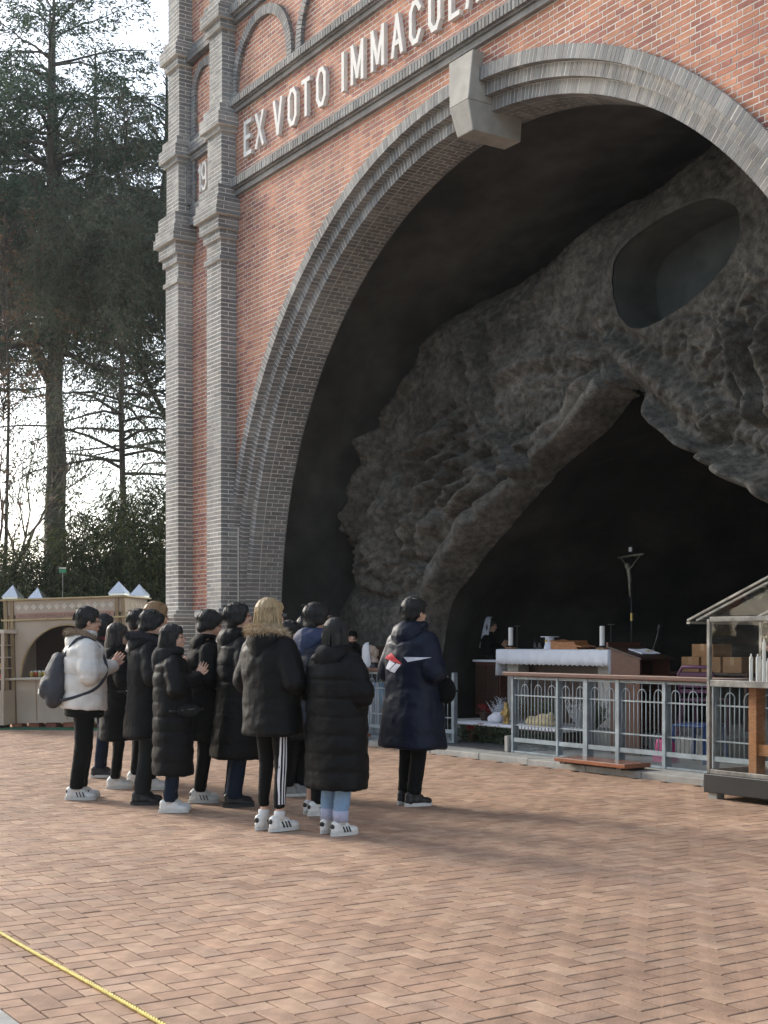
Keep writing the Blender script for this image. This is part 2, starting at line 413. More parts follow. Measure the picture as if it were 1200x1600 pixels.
for i in range(n):                               # soffit courses: two stretchers, or half + full + half
    L_ = ysof[1]-ysof[0]
    cuts = [0, .5, 1] if i%2 else [0, .25, .75, 1]
    for k in range(len(cuts)-1):
        y0 = ysof[0]+L_*cuts[k]+JT/2 + .02; y1 = ysof[0]+L_*cuts[k+1]-JT/2+.02
        arch_b.append((('s', round(y1-y0, 3)), dt-g_, R0, R0+.03, y0, y1, dt*(i+.5)))
def ascore(b):
    px, py, d = proj((XA+b[2]*math.cos(b[6]), b[4], ZC+b[2]*math.sin(b[6])))
    return d if in_frame(px, py, -4) and not (690 < px < 800 and b[6] > 1.45 and b[6] < 1.7) else 900+d
arch_b.sort(key=ascore); am = {}; rest = MB()
for i, (key, dth, r0_, r1_, y0, y1, t) in enumerate(arch_b):
    if key not in am: mb_ = wedge_mesh(dth, r0_, r1_, 0, y1-y0); am[key] = (mb_, mb_.mesh('arch_brick'))
    y0 += rng.uniform(-.002, .002); t += rng.uniform(-.0004, .0004)
    if i < 300:
        o = link('arch_brick', am[key][1], M_grey, arch); o.location = (0, y0, ZC); o.rotation_euler = (0, -t, 0)
    else:
        b0 = len(rest.v); c_, s_ = math.cos(t), math.sin(t)
        rest.v += [(v[0]*c_-v[2]*s_, y0+v[1], ZC+v[0]*s_+v[2]*c_) for v in am[key][0].v]; rest.f += [tuple(b0+k for k in f) for f in am[key][0].f]
for sx in (-1, 1):
    for za, zb, i in courses(0, ZC):
        e2 = .07 if 1.74 < za < 1.85 else (.03 if za < 1.74 else 0)
        for r0_, r1_, yf in ((R0, R1-.006, .16), (R1, R2-.006, .06), (R2, R3, -.04)):
            xa, xb = sorted((sx*(r0_-e2), sx*r1_)); rest.box(xa, xb, yf-e2, yf+.11, za+JT/2, zb-JT/2)
        xa, xb = sorted((sx*(R0-e2), sx*(R0+.05)))
        cuts = [.29, .49, .68] if i%2 else [.29, .37, .59, .68]
        for k in range(len(cuts)-1): rest.box(xa, xb, cuts[k]+JT/2, cuts[k+1]-JT/2+(e2 if k == len(cuts)-2 else 0), za+JT/2, zb-JT/2)
kind(rest.build('arch_bricks', M_grey, arch, flip=False), 'stuff')
# ---- keystone
ks = MB()
def kx(z): return .150+(z-7.13)*.095
for (z0, f0, z1, f1) in ((7.13,-.08,7.45,-.17),(7.45,-.17,7.99,-.14)):
    ks.hexa([(-kx(z0),f0,z0),(kx(z0),f0,z0),(kx(z0),.60,z0),(-kx(z0),.60,z0),(-kx(z1),f1,z1),(kx(z1),f1,z1),(kx(z1),.60,z1),(-kx(z1),.60,z1)])
bevel(ks.build('keystone', M_stone, shrine), .012).location.x = .07
# ---- cornices
def cornice(z0, z1, proj_, name='cornice'):
    co = MB(); h = z1-z0
    co.box(-5.79, 5.79, -proj_*.45, .03, z0, z0+h*.32); co.box(-5.79, 5.79, -proj_*.7, .03, z0+h*.32+.002, z0+h*.42)
    co.box(-5.79, 5.79, -proj_*1.0, .03, z0+h*.9+.002, z1); co.box(-5.785, 5.785, -proj_*.8, .028, z0+h*.42, z0+h*.9)
    p = co.build(name, M_grey, shrine); s = MB(); x = -5.78
    while x < 5.74:
        s.box(x+.006, x+.058, -proj_*1.02+rng.uniform(-.002,.002), .02, z0+h*.43, z0+h*.89); x += .0655
    kind(s.build('bricks', M_grey, p, flip=False), 'stuff'); return p
cornice(8.06, 8.285, .13); cornice(9.30, 9.485, .12); cornice(10.63, 10.85, .15); cornice(12.35, 12.62, .16)
# ---- blind arches over the inscription
for k in range(6):
    ba = MB(); cx = -4.925+1.97*k; cz = 9.62
    for q in range(46):
        t0, t1 = math.pi*q/46+.006, math.pi*(q+1)/46-.006
        P = [(r_*math.cos(t), r_*math.sin(t)) for r_, t in ((.78,t0),(.78,t1),(.92,t1),(.92,t0))]
        ba.hexa([(cx+p[0], -.06, cz+p[1]) for p in P]+[(cx+p[0], .02, cz+p[1]) for p in P])
    for za, zb, i in courses(9.49, cz):
        for s_ in (-1, 1): ba.box(*sorted((cx+s_*.78, cx+s_*.92)), -.06, .02, za+.005, zb-.005)
    ba.build('blind_arch', M_grey, shrine)
# ---- inscription, each letter a raised stone piece of straight strokes
GL = {'E': (.62, [[(0,0),(0,1)],[(0,0),(1,0)],[(0,.52),(.8,.52)],[(0,1),(1,1)]]), 'X': (.72, [[(0,0),(1,1)],[(0,1),(1,0)]]), 'V': (.74, [[(0,1),(.5,0)],[(.5,0),(1,1)]]),
 'O': (.66, [[(0,.2),(0,.8),(.3,1),(.7,1),(1,.8),(1,.2),(.7,0),(.3,0),(0,.2)]]), 'T': (.62, [[(0,1),(1,1)],[(.5,0),(.5,1)]]), 'I': (.12, [[(.5,0),(.5,1)]]),
 'M': (.86, [[(0,0),(0,1),(.5,.12),(1,1),(1,0)]]), 'A': (.70, [[(0,0),(.5,1)],[(.5,1),(1,0)],[(.22,.3),(.78,.3)]]), 'C': (.66, [[(1,.8),(.7,1),(.3,1),(0,.8),(0,.2),(.3,0),(.7,0),(1,.2)]]),
 'U': (.66, [[(0,1),(0,.2),(.3,0),(.7,0),(1,.2),(1,1)]]), 'L': (.55, [[(0,1),(0,0),(1,0)]]), 'N': (.72, [[(0,0),(0,1),(1,0),(1,1)]]), 'P': (.62, [[(0,0),(0,1),(.7,1),(1,.82),(1,.66),(.7,.48),(0,.48)]]),
 '1': (.2, [[(1,0),(1,1)],[(1,1),(0,.82)]]), '9': (.55, [[(.95,.55),(.7,.42),(.3,.42),(0,.6),(0,.82),(.3,1),(.7,1),(1,.82),(1,.2),(.7,0),(.3,0),(0,.15)]])}
def glyph(ch, h, sw):
    wd, strokes = GL[ch]; m = MB(); w = wd*h*.62
    for pl in strokes:
        for (xa, za), (xb, zb) in zip(pl, pl[1:]):
            A_, B_ = Vector(((xa-.5)*w, 0, za*h)), Vector(((xb-.5)*w, 0, zb*h)); d_ = (B_-A_).normalized()*sw*.42
            jy = len(m.v)*1e-5
            m.bar(A_-d_, B_+d_, .06+jy, sw, up=Vector((0,1,0)).cross(d_).normalized())
    return m
txt = [('E',-5.32),('X',-4.95),('V',-4.40),('O',-3.98),('T',-3.60),('O',-3.19),('I',-2.63),('M',-2.28),('M',-1.80),('A',-1.36),('C',-.97),('U',-.57),('L',-.18),('A',.17),('T',.52),('A',.88),('E',1.27),
       ('C',1.85),('O',2.26),('N',2.68),('C',3.10),('E',3.48),('P',3.86),('T',4.22),('I',4.50),('O',4.80),('N',5.20),('I',5.50)]
for ch, x in txt:
    o = glyph(ch, .46, .062).build('letter', M_letter, shrine); o.location = (x, -.028, 8.57)
for ch, x, sx in (('1', -6.96, -1), ('9', -6.80, -1)):
    o = glyph(ch, .40, .042).build('letter', M_letter, shrine); o.location = (x, -.03, 8.47)
# ---- chamber behind the arch: plastered vault, wider than the arch
va = MB(); NV = 60
def ve(t): return (7.15*math.cos(t), ZC+6.05*math.sin(t))
b0 = 0
for yy in (.66, 1.6, 2.6, 3.4, 4.2):
    va.v += [(7.15, yy, -.05)]+[(ve(math.pi*i/NV)[0], yy, ve(math.pi*i/NV)[1]) for i in range(NV+1)]+[(-7.15, yy, -.05)]
n = NV+3
for k in range(4):
    for i in range(n-1): va.f.append((k*n+i, k*n+i+1, (k+1)*n+i+1, (k+1)*n+i))
b0 = len(va.v)                                   # back of the front wall around the opening
for i in range(NV+1):
    t = math.pi*i/NV; va.v += [(XA+R0*1.02*math.cos(t), .685, ZC+R0*1.02*math.sin(t)), (7.2*math.cos(t), .685, ZC+6.1*math.sin(t))]
for i in range(NV): va.f.append((b0+2*i, b0+2*i+1, b0+2*i+3, b0+2*i+2))
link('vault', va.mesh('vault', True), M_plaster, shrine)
rf = MB(); rf.box(-8.0, 8.0, .63, 9.3, 8.3, 8.5); rf.box(-7.24, 7.24, 8.7, 9.0, -.1, 8.29); rf.build('roof', M_conc, shrine)
# ---- small fittings on the tower
sw = MB(); sw.box(-6.56, -6.31, -.09, .0, 2.22, 2.55); o = bevel(sw.build('switch_box', mat('grey_metal', (.07,.075,.075), .5, .3), shrine), .01)
sw = MB(); sw.box(-6.53, -6.37, -.105, -.092, 2.27, 2.36); sw.build('meter_window', mat('meter', (.2,.22,.2), .3), o)
# ------------------------------------------------------------------ moulded rock inside the chamber
M_rock = mat('moulded_rock', (.130,.122,.106), .93, vary=.35, scale=2.2, bump=1.0, bscale=34, spec=.25, detail=8)
multiply_noise(M_rock, .45, .65, 1.2); multiply_noise(M_rock, 11, .60, 1.25); multiply_noise(M_rock, 60, .8, 1.35, .45, .72)
def smooth_pl(P, n=6):
    out = []
    for i in range(len(P)-1):
        p0, p1, p2, p3 = P[max(i-1,0)], P[i], P[i+1], P[min(i+2,len(P)-1)]
        for k in range(n):
            t = k/n
            out.append(tuple(.5*((2*p1[c])+(-p0[c]+p2[c])*t+(2*p0[c]-5*p1[c]+4*p2[c]-p3[c])*t*t+(-p0[c]+3*p1[c]-3*p2[c]+p3[c])*t**3) for c in range(len(p1))))
    return out+[tuple(P[-1])]
cave = smooth_pl([(-3.86,-.1),(-3.88,.8),(-3.83,1.45),(-3.70,1.95),(-3.21,2.40),(-2.75,2.76),(-2.33,3.02),(-1.76,3.45),(-1.39,3.73),(-.91,3.94),(-.45,4.18),(-.17,4.41)], 5)
cave2 = smooth_pl([(-.17,4.41),(.10,4.52),(.38,4.14),(.86,3.73),(1.56,3.34),(2.0,3.1),(2.29,2.95),(3.1,2.45),(3.8,1.6),(4.05,.8),(4.05,-.1)], 5)
CAVE = cave+cave2[1:]
OUTER = smooth_pl([(-6.79,-.1),(-6.79,1.45),(-6.88,1.98),(-6.46,2.38),(-6.25,2.79),(-6.33,3.36),(-6.46,3.84),(-6.28,4.13),(-5.88,5.11),(-5.19,5.61),(-4.55,6.23),(-3.7,6.38),(-2.72,6.45),(-.92,6.97),(.05,7.1),(1.2,7.45),(2.6,7.35),(4.5,6.6),(6.1,5.2),(6.9,3),(6.9,-.1)], 4)
NICHE = smooth_pl([(-.18,5.89),(-.1,6.19),(.24,6.36),(.76,6.48),(1.35,6.50),(1.76,6.30),(1.84,6.02),(1.72,5.74),(1.38,5.48),(.9,5.29),(.29,5.20),(-.05,5.46),(-.18,5.89)], 4)[:-1]
def seg_dist(X, Z, P, closed=False):
    D = np.full(X.shape, 1e9); BX = np.zeros_like(X); BZ = np.zeros_like(X); T = np.zeros_like(X)
    Q = list(P)+([P[0]] if closed else []); L_ = 0
    for (xa, za), (xb, zb) in zip(Q, Q[1:]):
        dx, dz = xb-xa, zb-za; l2 = dx*dx+dz*dz+1e-12
        t = np.clip(((X-xa)*dx+(Z-za)*dz)/l2, 0, 1); cx, cz = xa+t*dx, za+t*dz; d = np.hypot(X-cx, Z-cz)
        m = d < D; D[m] = d[m]; BX[m] = cx[m]; BZ[m] = cz[m]; T[m] = L_+t[m]*math.sqrt(l2); L_ += math.sqrt(l2)
    return D, BX, BZ, T
def inside(X, Z, P):
    r = np.zeros(X.shape, bool); n = len(P); j = n-1
    for i in range(n):
        xi, zi = P[i]; xj, zj = P[j]
        if zi != zj: r ^= ((zi > Z) != (zj > Z)) & (X < (xj-xi)*(Z-zi)/(zj-zi)+xi)
        j = i
    return r
h = .022; gx = np.arange(-7.0, 7.0, h); gz = np.arange(-.1, 7.6, h); X, Z = np.meshgrid(gx, gz, indexing='ij')
keep = inside(X, Z, OUTER) & ~inside(X, Z, CAVE) & ~inside(X, Z, NICHE)
def grow(k):
    r = k.copy()
    for di in (-1, 0, 1):
        for dj in (-1, 0, 1): r |= np.roll(np.roll(k, di, 0), dj, 1)
    return r
core_in = keep.copy(); keep = grow(keep)
dC, cX, cZ, tC = seg_dist(X, Z, CAVE); dO, oX, oZ, _ = seg_dist(X, Z, OUTER[1:-1]); dN, nX, nZ, _ = seg_dist(X, Z, NICHE, True)
dC[inside(X, Z, CAVE)] = 0; dN[inside(X, Z, NICHE)] = 0; dO[~inside(X, Z, OUTER)] = 0
Y0 = 2.1+.03*(X+5)+.04*(Z-2)
Y = Y0.copy()
left = np.clip((0.25-X)/.5, 0, 1)
# rolled lip on the left flank, swelling and pinching along its length; thin flap on the right flank
sw_ = .5+.5*np.sin(tC*2.1+.6)+.35*np.sin(tC*5.3+1.0)
wl = (.50+.20*sw_)*left+.20*(1-left); al = (.20+.10*sw_)*left+.10*(1-left)
seg = .5+.5*np.cos(tC*2*np.pi/1.3+.8+1.2*np.sin(tC*1.7)); pinch = 1-.30*np.clip((seg-.80)/.20, 0, 1)*left
u = np.clip(dC/wl, 0, 1); lip = np.where(u < 1, np.sin(np.pi*u**.62), 0)
Y -= al*lip*pinch
Y += np.where(dC < .16, (.16-dC)/.16, 0)**1.6*.30
Y += np.clip(1-dO/.7, 0, 1)**2*.55
Y -= .05*np.exp(-(dN/.12)**2)
RID = [([(-4.36,2.83),(-4.06,3.33),(-3.62,3.76),(-3.18,3.99)], .13, .15), ([(-3.95,2.76),(-3.59,3.3),(-3.16,3.63),(-2.59,3.84)], .14, .16),
       ([(-3.57,3.06),(-2.85,3.46),(-2.38,3.74)], .12, .13), ([(-2.9,5.77),(-2.82,5.03),(-2.69,4.48),(-2.32,3.94),(-1.77,3.71)], .10, .12),
       ([(-5.9,4.2),(-5.07,5.0),(-4.5,5.4)], .12, .06), ([(-6.2,3.0),(-5.7,3.9),(-5.5,4.5)], .18, .16), ([(-5.4,2.4),(-5.2,3.2),(-4.9,3.8)], .15, .12),
       ([(-3.0,4.2),(-3.3,4.9),(-3.2,5.4)], .14, .07), ([(-.3,5.1),(.3,4.75),(.9,4.3),(1.5,3.95)], .14, .08), ([(1.55,3.42),(2.0,3.2),(2.5,2.97),(3.0,2.65)], .17, .20),
       ([(-.2,4.78),(.33,4.22),(.96,3.75),(1.65,3.45)], .06, .10), ([(1.75,4.9),(1.85,4.5),(2.1,3.9)], .09, .14), ([(2.3,4.9),(2.2,4.4),(2.5,3.7)], .12, .10),
       ([(-2.3,3.98),(-1.75,4.15),(-1.1,4.35),(-.6,4.75)], .10, .10), ([(-2.45,5.05),(-1.9,5.2),(-1.2,5.15),(-.5,5.0)], .12, .06), ([(-4.7,4.1),(-4.1,4.3),(-3.5,4.4)], .12, .08), ([(-5.15,2.5),(-4.95,3.3),(-4.45,4.0),(-3.9,4.45),(-3.3,4.6)], .11, .11), ([(-4.75,2.45),(-4.55,3.0),(-4.2,3.6),(-3.75,4.05),(-3.2,4.3)], .10, .10), ([(-3.1,3.3),(-2.6,3.55),(-2.2,3.85)], .09, .09)]
for P, w, am_ in RID:
    d, _, _, tt = seg_dist(X, Z, smooth_pl(P, 4)); Y -= am_*1.5*np.exp(-(d/(w*.85))**2)*(1-.25*np.cos(tt*9)); Y += am_*.8*np.exp(-((d-w*1.7)/(w*.55))**2)
GRO = [([(-6.27,2.43),(-5.69,2.18),(-4.98,2.06),(-4.3,2.25)], .09, .14), ([(-5.3,2.3),(-5.45,2.9)], .08, .12), ([(-.2,4.95),(.2,4.6),(.8,4.0)], .06, .12), ([(-2.05,4.6),(-2.1,4.15),(-1.7,3.85)], .08, .10)]
for P, w, am_ in GRO:
    d, _, _, tt = seg_dist(X, Z, smooth_pl(P, 4)); Y += am_*np.exp(-(d/w)**2)
d, _, _, _ = seg_dist(X, Z, [(-1.9,4.45),(-.75,4.65)]); Y += .16*np.exp(-(d/.4)**2)
idx = np.argwhere(keep)
rough = np.clip((dC-wl*.62)/.25, .22, 1)*np.clip((Z-2.0+.15*np.sin(X*3))/.35, .15, 1)*np.clip((7.7-Z)/1.4, .30, 1)
nedge = np.clip(dN/.30, 0, 1)
for i, j in idx:
    x, z = X[i,j], Z[i,j]; p = Vector((x, 0, z)); e_ = nedge[i,j]
    q = p+Vector((mnoise.noise(p*2.3), 0, mnoise.noise(p*2.3+Vector((5,5,5)))))*.16
    big = mnoise.noise(q*.8)*.15+mnoise.noise(q*1.9+Vector((3,1,0)))*.07
    n1 = mnoise.noise(Vector((q.x*6.5+q.z*2.5, 2.2, q.z*7.0-q.x*2))); n2 = mnoise.noise(Vector((q.x*11.5-q.z*4, 7.1, q.z*12.5)))
    md = .35+.65*min(1, max(0, .5+2.2*mnoise.noise(p*.9+Vector((9,4,2))))); lump = md*(min(1, max(-1, n1*3.4))*.037+min(1, max(-1, n2*3.2))*.030)           # flat lumps with pits between
    cl = mnoise.noise(p*23)*.010+mnoise.noise(p*41)*.006
    Y[i,j] -= big*(.3+.7*rough[i,j])*e_+(lump+cl*md)*rough[i,j]*(.25+.75*e_)+cl*.5
vid = -np.ones(X.shape, int); vs, fs = [], []
for k, (i, j) in enumerate(idx): vid[i,j] = k
for i, j in idx:
    x, z = X[i,j], Z[i,j]
    if not core_in[i,j]:
        d_, bx_, bz_ = (0, cX[i,j], cZ[i,j]) if dC[i,j] == 0 else ((0, nX[i,j], nZ[i,j]) if dN[i,j] == 0 else (0, oX[i,j], oZ[i,j]))
        x, z = bx_, bz_
    vs.append((float(x), float(Y[i,j]), float(z)))
for i, j in idx:
    if i+1 < X.shape[0] and j+1 < X.shape[1]:
        q = (vid[i,j], vid[i+1,j], vid[i+1,j+1], vid[i,j+1])
        if min(q) >= 0: fs.append(q)
me = bpy.data.meshes.new('rock_face'); me.from_pydata(vs, [], fs); me.update(); me.polygons.foreach_set('use_smooth', [True]*len(fs))
rock = tag(link('rock_face', me, M_rock), 'dark moulded rock mass filling the arch with a rolled cave lip and oval niche', 'rock')
def y_at(x, z): return 2.1+.03*(x+5)+.04*(z-2)
def y_surf(x, z):
    i, j = int(round((x+7.0)/h)), int(round((z+.1)/h)); i = min(max(i, 0), X.shape[0]-1); j = min(max(j, 0), X.shape[1]-1)
    return float(Y[i,j])
def loft(name, P, ys, sc, cen, closed, cap, nz=.08, fq=1.6):
    m = MB(); n = len(P)
    for y_, s_ in zip(ys, sc):
        for (x, z) in P:
            if y_ == ys[0]: m.v.append((cen[0]+(x-cen[0])*1.012, y_surf(x, z)+.03, cen[1]+(z-cen[1])*1.012)); continue
            q = Vector((x*1.0, y_*1.0, z))*fq; k = mnoise.noise(q)*nz if y_ != ys[0] else 0
            k2 = mnoise.noise(q*2.7)*nz*.5 if y_ != ys[0] else 0
            m.v.append((cen[0]+(x-cen[0])*(s_+k*.4+k2*.3), y_-ys[0]+y_surf(x, z)+.03+k*.3, cen[1]+(z-cen[1])*(s_+k*.4+k2*.3)))
    for r in range(len(ys)-1):
        for i in range(n if closed else n-1):
            j = (i+1)%n; m.f.append((r*n+i, r*n+j, (r+1)*n+j, (r+1)*n+i))
    if cap: m.f.append(tuple((len(ys)-1)*n+i for i in range(n)))
    return m
yn = y_at(.8, 5.8)
lf = loft('niche', NICHE, [yn-.10, yn+.02, yn+.2, yn+.4, yn+.585, yn+.60, yn+.615, yn+.64, yn+.65], [1.0, .985, .98, .975, .97, .965, .90, .5, .05], (.8,5.85), True, True, .02)
link('niche', lf.mesh('niche', True), mat('niche_plaster', (.085,.092,.086), .9, vary=.2, scale=4, bump=.4, bscale=20), rock)
lf = loft('cave', CAVE, [2.2, 2.45, 2.7, 3.0, 3.35, 3.75, 4.2, 4.7, 5.3, 6.0, 6.8, 7.6], [1.0, 1.01, 1.03, 1.05, 1.06, 1.05, 1.02, .98, .92, .84, .74, .62], (0., 1.4), False, False, .22, .9)
M_rock_shade = multiply_noise(mat('shaded_rock', (.030,.029,.026), .95, vary=.35, scale=2.2, bump=1.0, bscale=16, spec=.2), .8, .6, 1.2)  # darkened copy of the rock: the cave's deep shade is put into the colour
link('cave', lf.mesh('cave', True), M_rock_shade, rock)
bw = MB(); nx_, nz_ = 70, 40
for i in range(nx_+1):
    for j in range(nz_+1):
        x, z = -4.6+9.2*i/nx_, -.1+5.0*j/nz_; q = Vector((x, 0, z))
        bw.v.append((x, 7.4+mnoise.noise(q*.8)*.35+abs(mnoise.noise(q*2.2))*.2, z))
for i in range(nx_):
    for j in range(nz_): a_ = i*(nz_+1)+j; bw.f.append((a_, a_+nz_+1, a_+nz_+2, a_+1))
link('cave_back', bw.mesh('cave_back', True), M_rock_shade, rock)
# ------------------------------------------------------------------ materials for the objects
M_blue = multiply_noise(mat('painted_steel', (.28,.33,.355), .55, .1, vary=.15, scale=9, bump=.15), 3.5, .75, 1.08, world=False)
M_wood = mat('varnished_wood', (.10,.036,.022), .5, vary=.3, scale=3, stretch=(3,22,22))
M_woodd = mat('dark_wood', (.045,.02,.013), .45, vary=.3, scale=3, stretch=(4,4,18))
M_woodl = mat('light_wood', (.38,.16,.055), .5, vary=.25, scale=3, stretch=(5,5,22))
M_linen = mat('white_linen', (.78,.79,.84), .85, vary=.04, scale=8, bump=.2, bscale=120)
M_wax = mat('white_wax', (.82,.81,.77), .5, vary=.03)
M_black = mat('black_paint', (.012,.013,.014), .45, vary=.2)
M_brass = mat('brass', (.55,.40,.14), .35, .9, vary=.15)
M_alu = multiply_noise(mat('weathered_aluminium', (.26,.255,.235), .5, .5, vary=.15, scale=12), 6, .6, 1.1, world=False)
M_card = mat('cardboard', (.36,.19,.085), .85, vary=.12, scale=7)
M_glass = bpy.data.materials.new('clear_glass'); M_glass.use_nodes = True
_t = M_glass.node_tree; _t.nodes.clear(); _o = _t.nodes.new('ShaderNodeOutputMaterial'); _m = _t.nodes.new('ShaderNodeMixShader')
_tr = _t.nodes.new('ShaderNodeBsdfTransparent'); _tr.inputs[0].default_value = (.97,.985,.98,1); _gl = _t.nodes.new('ShaderNodeBsdfGlossy'); _gl.inputs['Roughness'].default_value = .03
_lw = _t.nodes.new('ShaderNodeLayerWeight'); _lw.inputs[0].default_value = .5; _pw = _t.nodes.new('ShaderNodeMath'); _pw.operation = 'POWER'; _pw.inputs[1].default_value = 5
_fr = _t.nodes.new('ShaderNodeMath'); _fr.operation = 'MULTIPLY_ADD'; _fr.inputs[1].default_value = .8; _fr.inputs[2].default_value = .05
_t.links.new(_lw.outputs['Facing'], _pw.inputs[0]); _t.links.new(_pw.outputs[0], _fr.inputs[0])
_nz = _t.nodes.new('ShaderNodeTexNoise'); _nz.inputs['Scale'].default_value = 5; _df = _t.nodes.new('ShaderNodeBsdfDiffuse'); _df.inputs[0].default_value = (.5,.52,.5,1)
_mr = _t.nodes.new('ShaderNodeMapRange'); _mr.inputs[1].default_value = .45; _mr.inputs[2].default_value = .8; _mr.inputs[3].default_value = .006; _mr.inputs[4].default_value = .03
_m2 = _t.nodes.new('ShaderNodeMixShader')
_t.links.new(_fr.outputs[0], _m.inputs[0]); _t.links.new(_tr.outputs[0], _m.inputs[1]); _t.links.new(_gl.outputs[0], _m.inputs[2])
_t.links.new(_nz.outputs[0], _mr.inputs[0]); _t.links.new(_mr.outputs[0], _m2.inputs[0]); _t.links.new(_m.outputs[0], _m2.inputs[1]); _t.links.new(_df.outputs[0], _m2.inputs[2]); _t.links.new(_m2.outputs[0], _o.inputs[0])

# ------------------------------------------------------------------ fences of hooped bars with a wooden rail
zf = .07
def fence_run(name, A, B, posts, label, mesh_panels=True, rail=True):
    A, B = Vector(A), Vector(B); L_ = (B-A).length; root = empty(name, (A.x, A.y, zf), math.atan2(B.y-A.y, B.x-A.x)); tag(root, label, 'gate' if name == 'gate' else 'fence')
    if rail:
        m = MB(); m.box(-.1, L_+.1, -.07, .055, .93, .985); bevel(m.build('handrail', M_wood, root), .012)
        m = MB(); m.box(0, L_, -.02, .02, .895, .927); m.build('rail', M_blue, root)
    for z in (.70, .34): m = MB(); m.box(0, L_, -.009, .009, z-.008, z+.008); m.build('rail', M_blue, root)
    m = MB(); m.box(0, L_, -.022, .022, .135, .185); m.build('rail', M_blue, root)
    m = MB(); m.box(0, L_, -.022, .022, .005, .028); m.build('rail', M_blue, root)
    for p, w in posts: m = MB(); m.box(p-w/2, p+w/2, -.03, .03+w*.6, .0, .94); bevel(m.build('post', M_blue, root), .004)
    bar_s = MB(); bar_s.tube([(0,0,.16),(0,0,.90)], .0065, 6); bar_l = MB(); bar_l.tube([(0,0,.16),(0,0,.775)], .0065, 6)
    ms, ml = bar_s.mesh('bar', True), bar_l.mesh('bar', True); hp = MB()
    hp.tube([(.0625*math.cos(math.pi*k/10), 0, .77+.0625*math.sin(math.pi*k/10)) for k in range(11)], .0065, 6, cap=False); mh = hp.mesh('hoop', True)
    n = int(L_/.0625); 
    for k in range(1, n):
        x = k*.0625; o = link('bar', ms if k%2 == 0 else ml, M_blue, root); o.location = (x+rng.uniform(-.002,.002), 0, 0)
        if k%4 == 0 and k < n-1: h = link('hoop', mh, M_blue, root); h.location = (x, .001, 0)
    if mesh_panels:
        for (p, w), (q, w2) in zip(posts, posts[1:]):
            s = MB(); x = p+.03
            while x < q-.03:
                for z0 in (.03, .065, .10):
                    s.bar((x, 0, z0), (min(x+.022, q-.03), .002, z0+.033), .0022); s.bar((x, .003, z0+.033), (min(x+.022, q-.03), .001, z0), .0022)
                x += .022
            s.build('mesh_panel', M_blue, root, flip=False)
    return root
FY = 1.15
fx = lambda px: onY(px, 1100, FY).x
x0 = fx(800)
right_posts = [(fx(p)-x0, w) for p, w in ((803,.035),(873,.035),(917,.075),(967,.06),(1040,.05),(1115,.05),(1190,.05))]+[(4.1,.05),(4.9,.05),(5.7,.05)]
fence_run('fence', (x0, FY), (x0+5.7, FY), right_posts, 'long grey blue hooped fence with wooden rail in front of the altar')
fence_run('fence', (-5.32, FY), (-2.78, FY), [(.0,.05),(.62,.04),(1.26,.05),(1.9,.04),(2.52,.06)], 'short grey blue hooped fence in front of the white veiled statue')
fence_run('gate', (-2.74, FY+.04), (-2.15, 1.40), [(.02,.04),(.6,.04)], 'narrow grey blue gate leaf standing ajar beside the fence gap', rail=False)
wb = MB(); wb.box(x0-.09, x0-.02, FY-.05, FY+.05, zf+.002, zf+.20); tag(bevel(wb.build('gate_stop', M_conc), .012), 'small scuffed concrete gate stop at the end of the long fence', 'gate stop')
for xa, xb, ya, yb, lab in ((.80, 1.93, .60, .97, 'glossy brown kneeling board on the kerb before the long fence'), (-4.75, -3.55, .62, .96, 'glossy brown kneeling board on the kerb before the short fence')):
    r = empty('kneeling_board', ((xa+xb)/2, (ya+yb)/2, .078)); tag(r, lab, 'board'); w, d = (xb-xa)/2, (yb-ya)/2
    m = MB(); m.box(-w, w, -d, d, .018, .062); bevel(m.build('top', mat('board_varnish', (.26,.085,.035), .22, vary=.25, scale=2.5, stretch=(2,20,20), coat=.5), r), .006)
    for s in (-1, 1): m = MB(); m.box(s*w*.8-.04, s*w*.8+.04, -d+.02, d-.02, -.006, .016); m.build('batten', M_woodd, r)

# ------------------------------------------------------------------ altar and what stands around it
st = MB(); st.box(-3.35, 1.6, 2.25, 4.6, .06, .32); kind(bevel(st.build('altar_step', M_conc), .012), 'structure')
AY = 2.58; ax0, ax1, AZ, AD = onY(777, 1014, AY).x, onY(950, 1013, AY).x, 1.315, .78
alt = tag(empty('altar', ((ax0+ax1)/2, AY, .32)), 'white clothed altar table inside the grotto behind the long fence', 'altar'); hw = (ax1-ax0)/2; zt_ = AZ-.32
m = MB(); m.box(-hw+.03, hw-.03, .03, AD, zt_-.06, zt_-.008); m.build('table_top', M_woodd, alt)
for s in (-1, 1): m = MB(); m.box(s*(hw-.2)-.12, s*(hw-.2)+.12, .12, AD-.1, 0, zt_-.062); m.build('leg', M_stone, alt)
m = MB(); m.box(-hw+.33, hw-.33, .3, .36, .0, zt_-.062); m.build('back_panel', M_woodd, alt)
cl = MB(); N = 120; drop = .215
for i in range(N+1):                              # front fall with a scalloped hem
    x = -hw-.012+(2*hw+.024)*i/N; wv = .006*math.sin(i*.55)+.004*math.sin(i*.21)
    cl.v += [(x, .02, zt_), (x, -.008+wv*.5, zt_-.02), (x, -.012+wv, zt_-drop*.6), (x, -.014+wv*1.5, zt_-drop+.016*abs(math.sin(i*math.pi/5))), (x, AD+.01, zt_+.0005)]
for i in range(N):
    a_ = i*5; b_ = a_+5; cl.f += [(a_,b_,b_+1,a_+1),(a_+1,b_+1,b_+2,a_+2),(a_+2,b_+2,b_+3,a_+3),(a_+4,b_+4,b_,a_)]
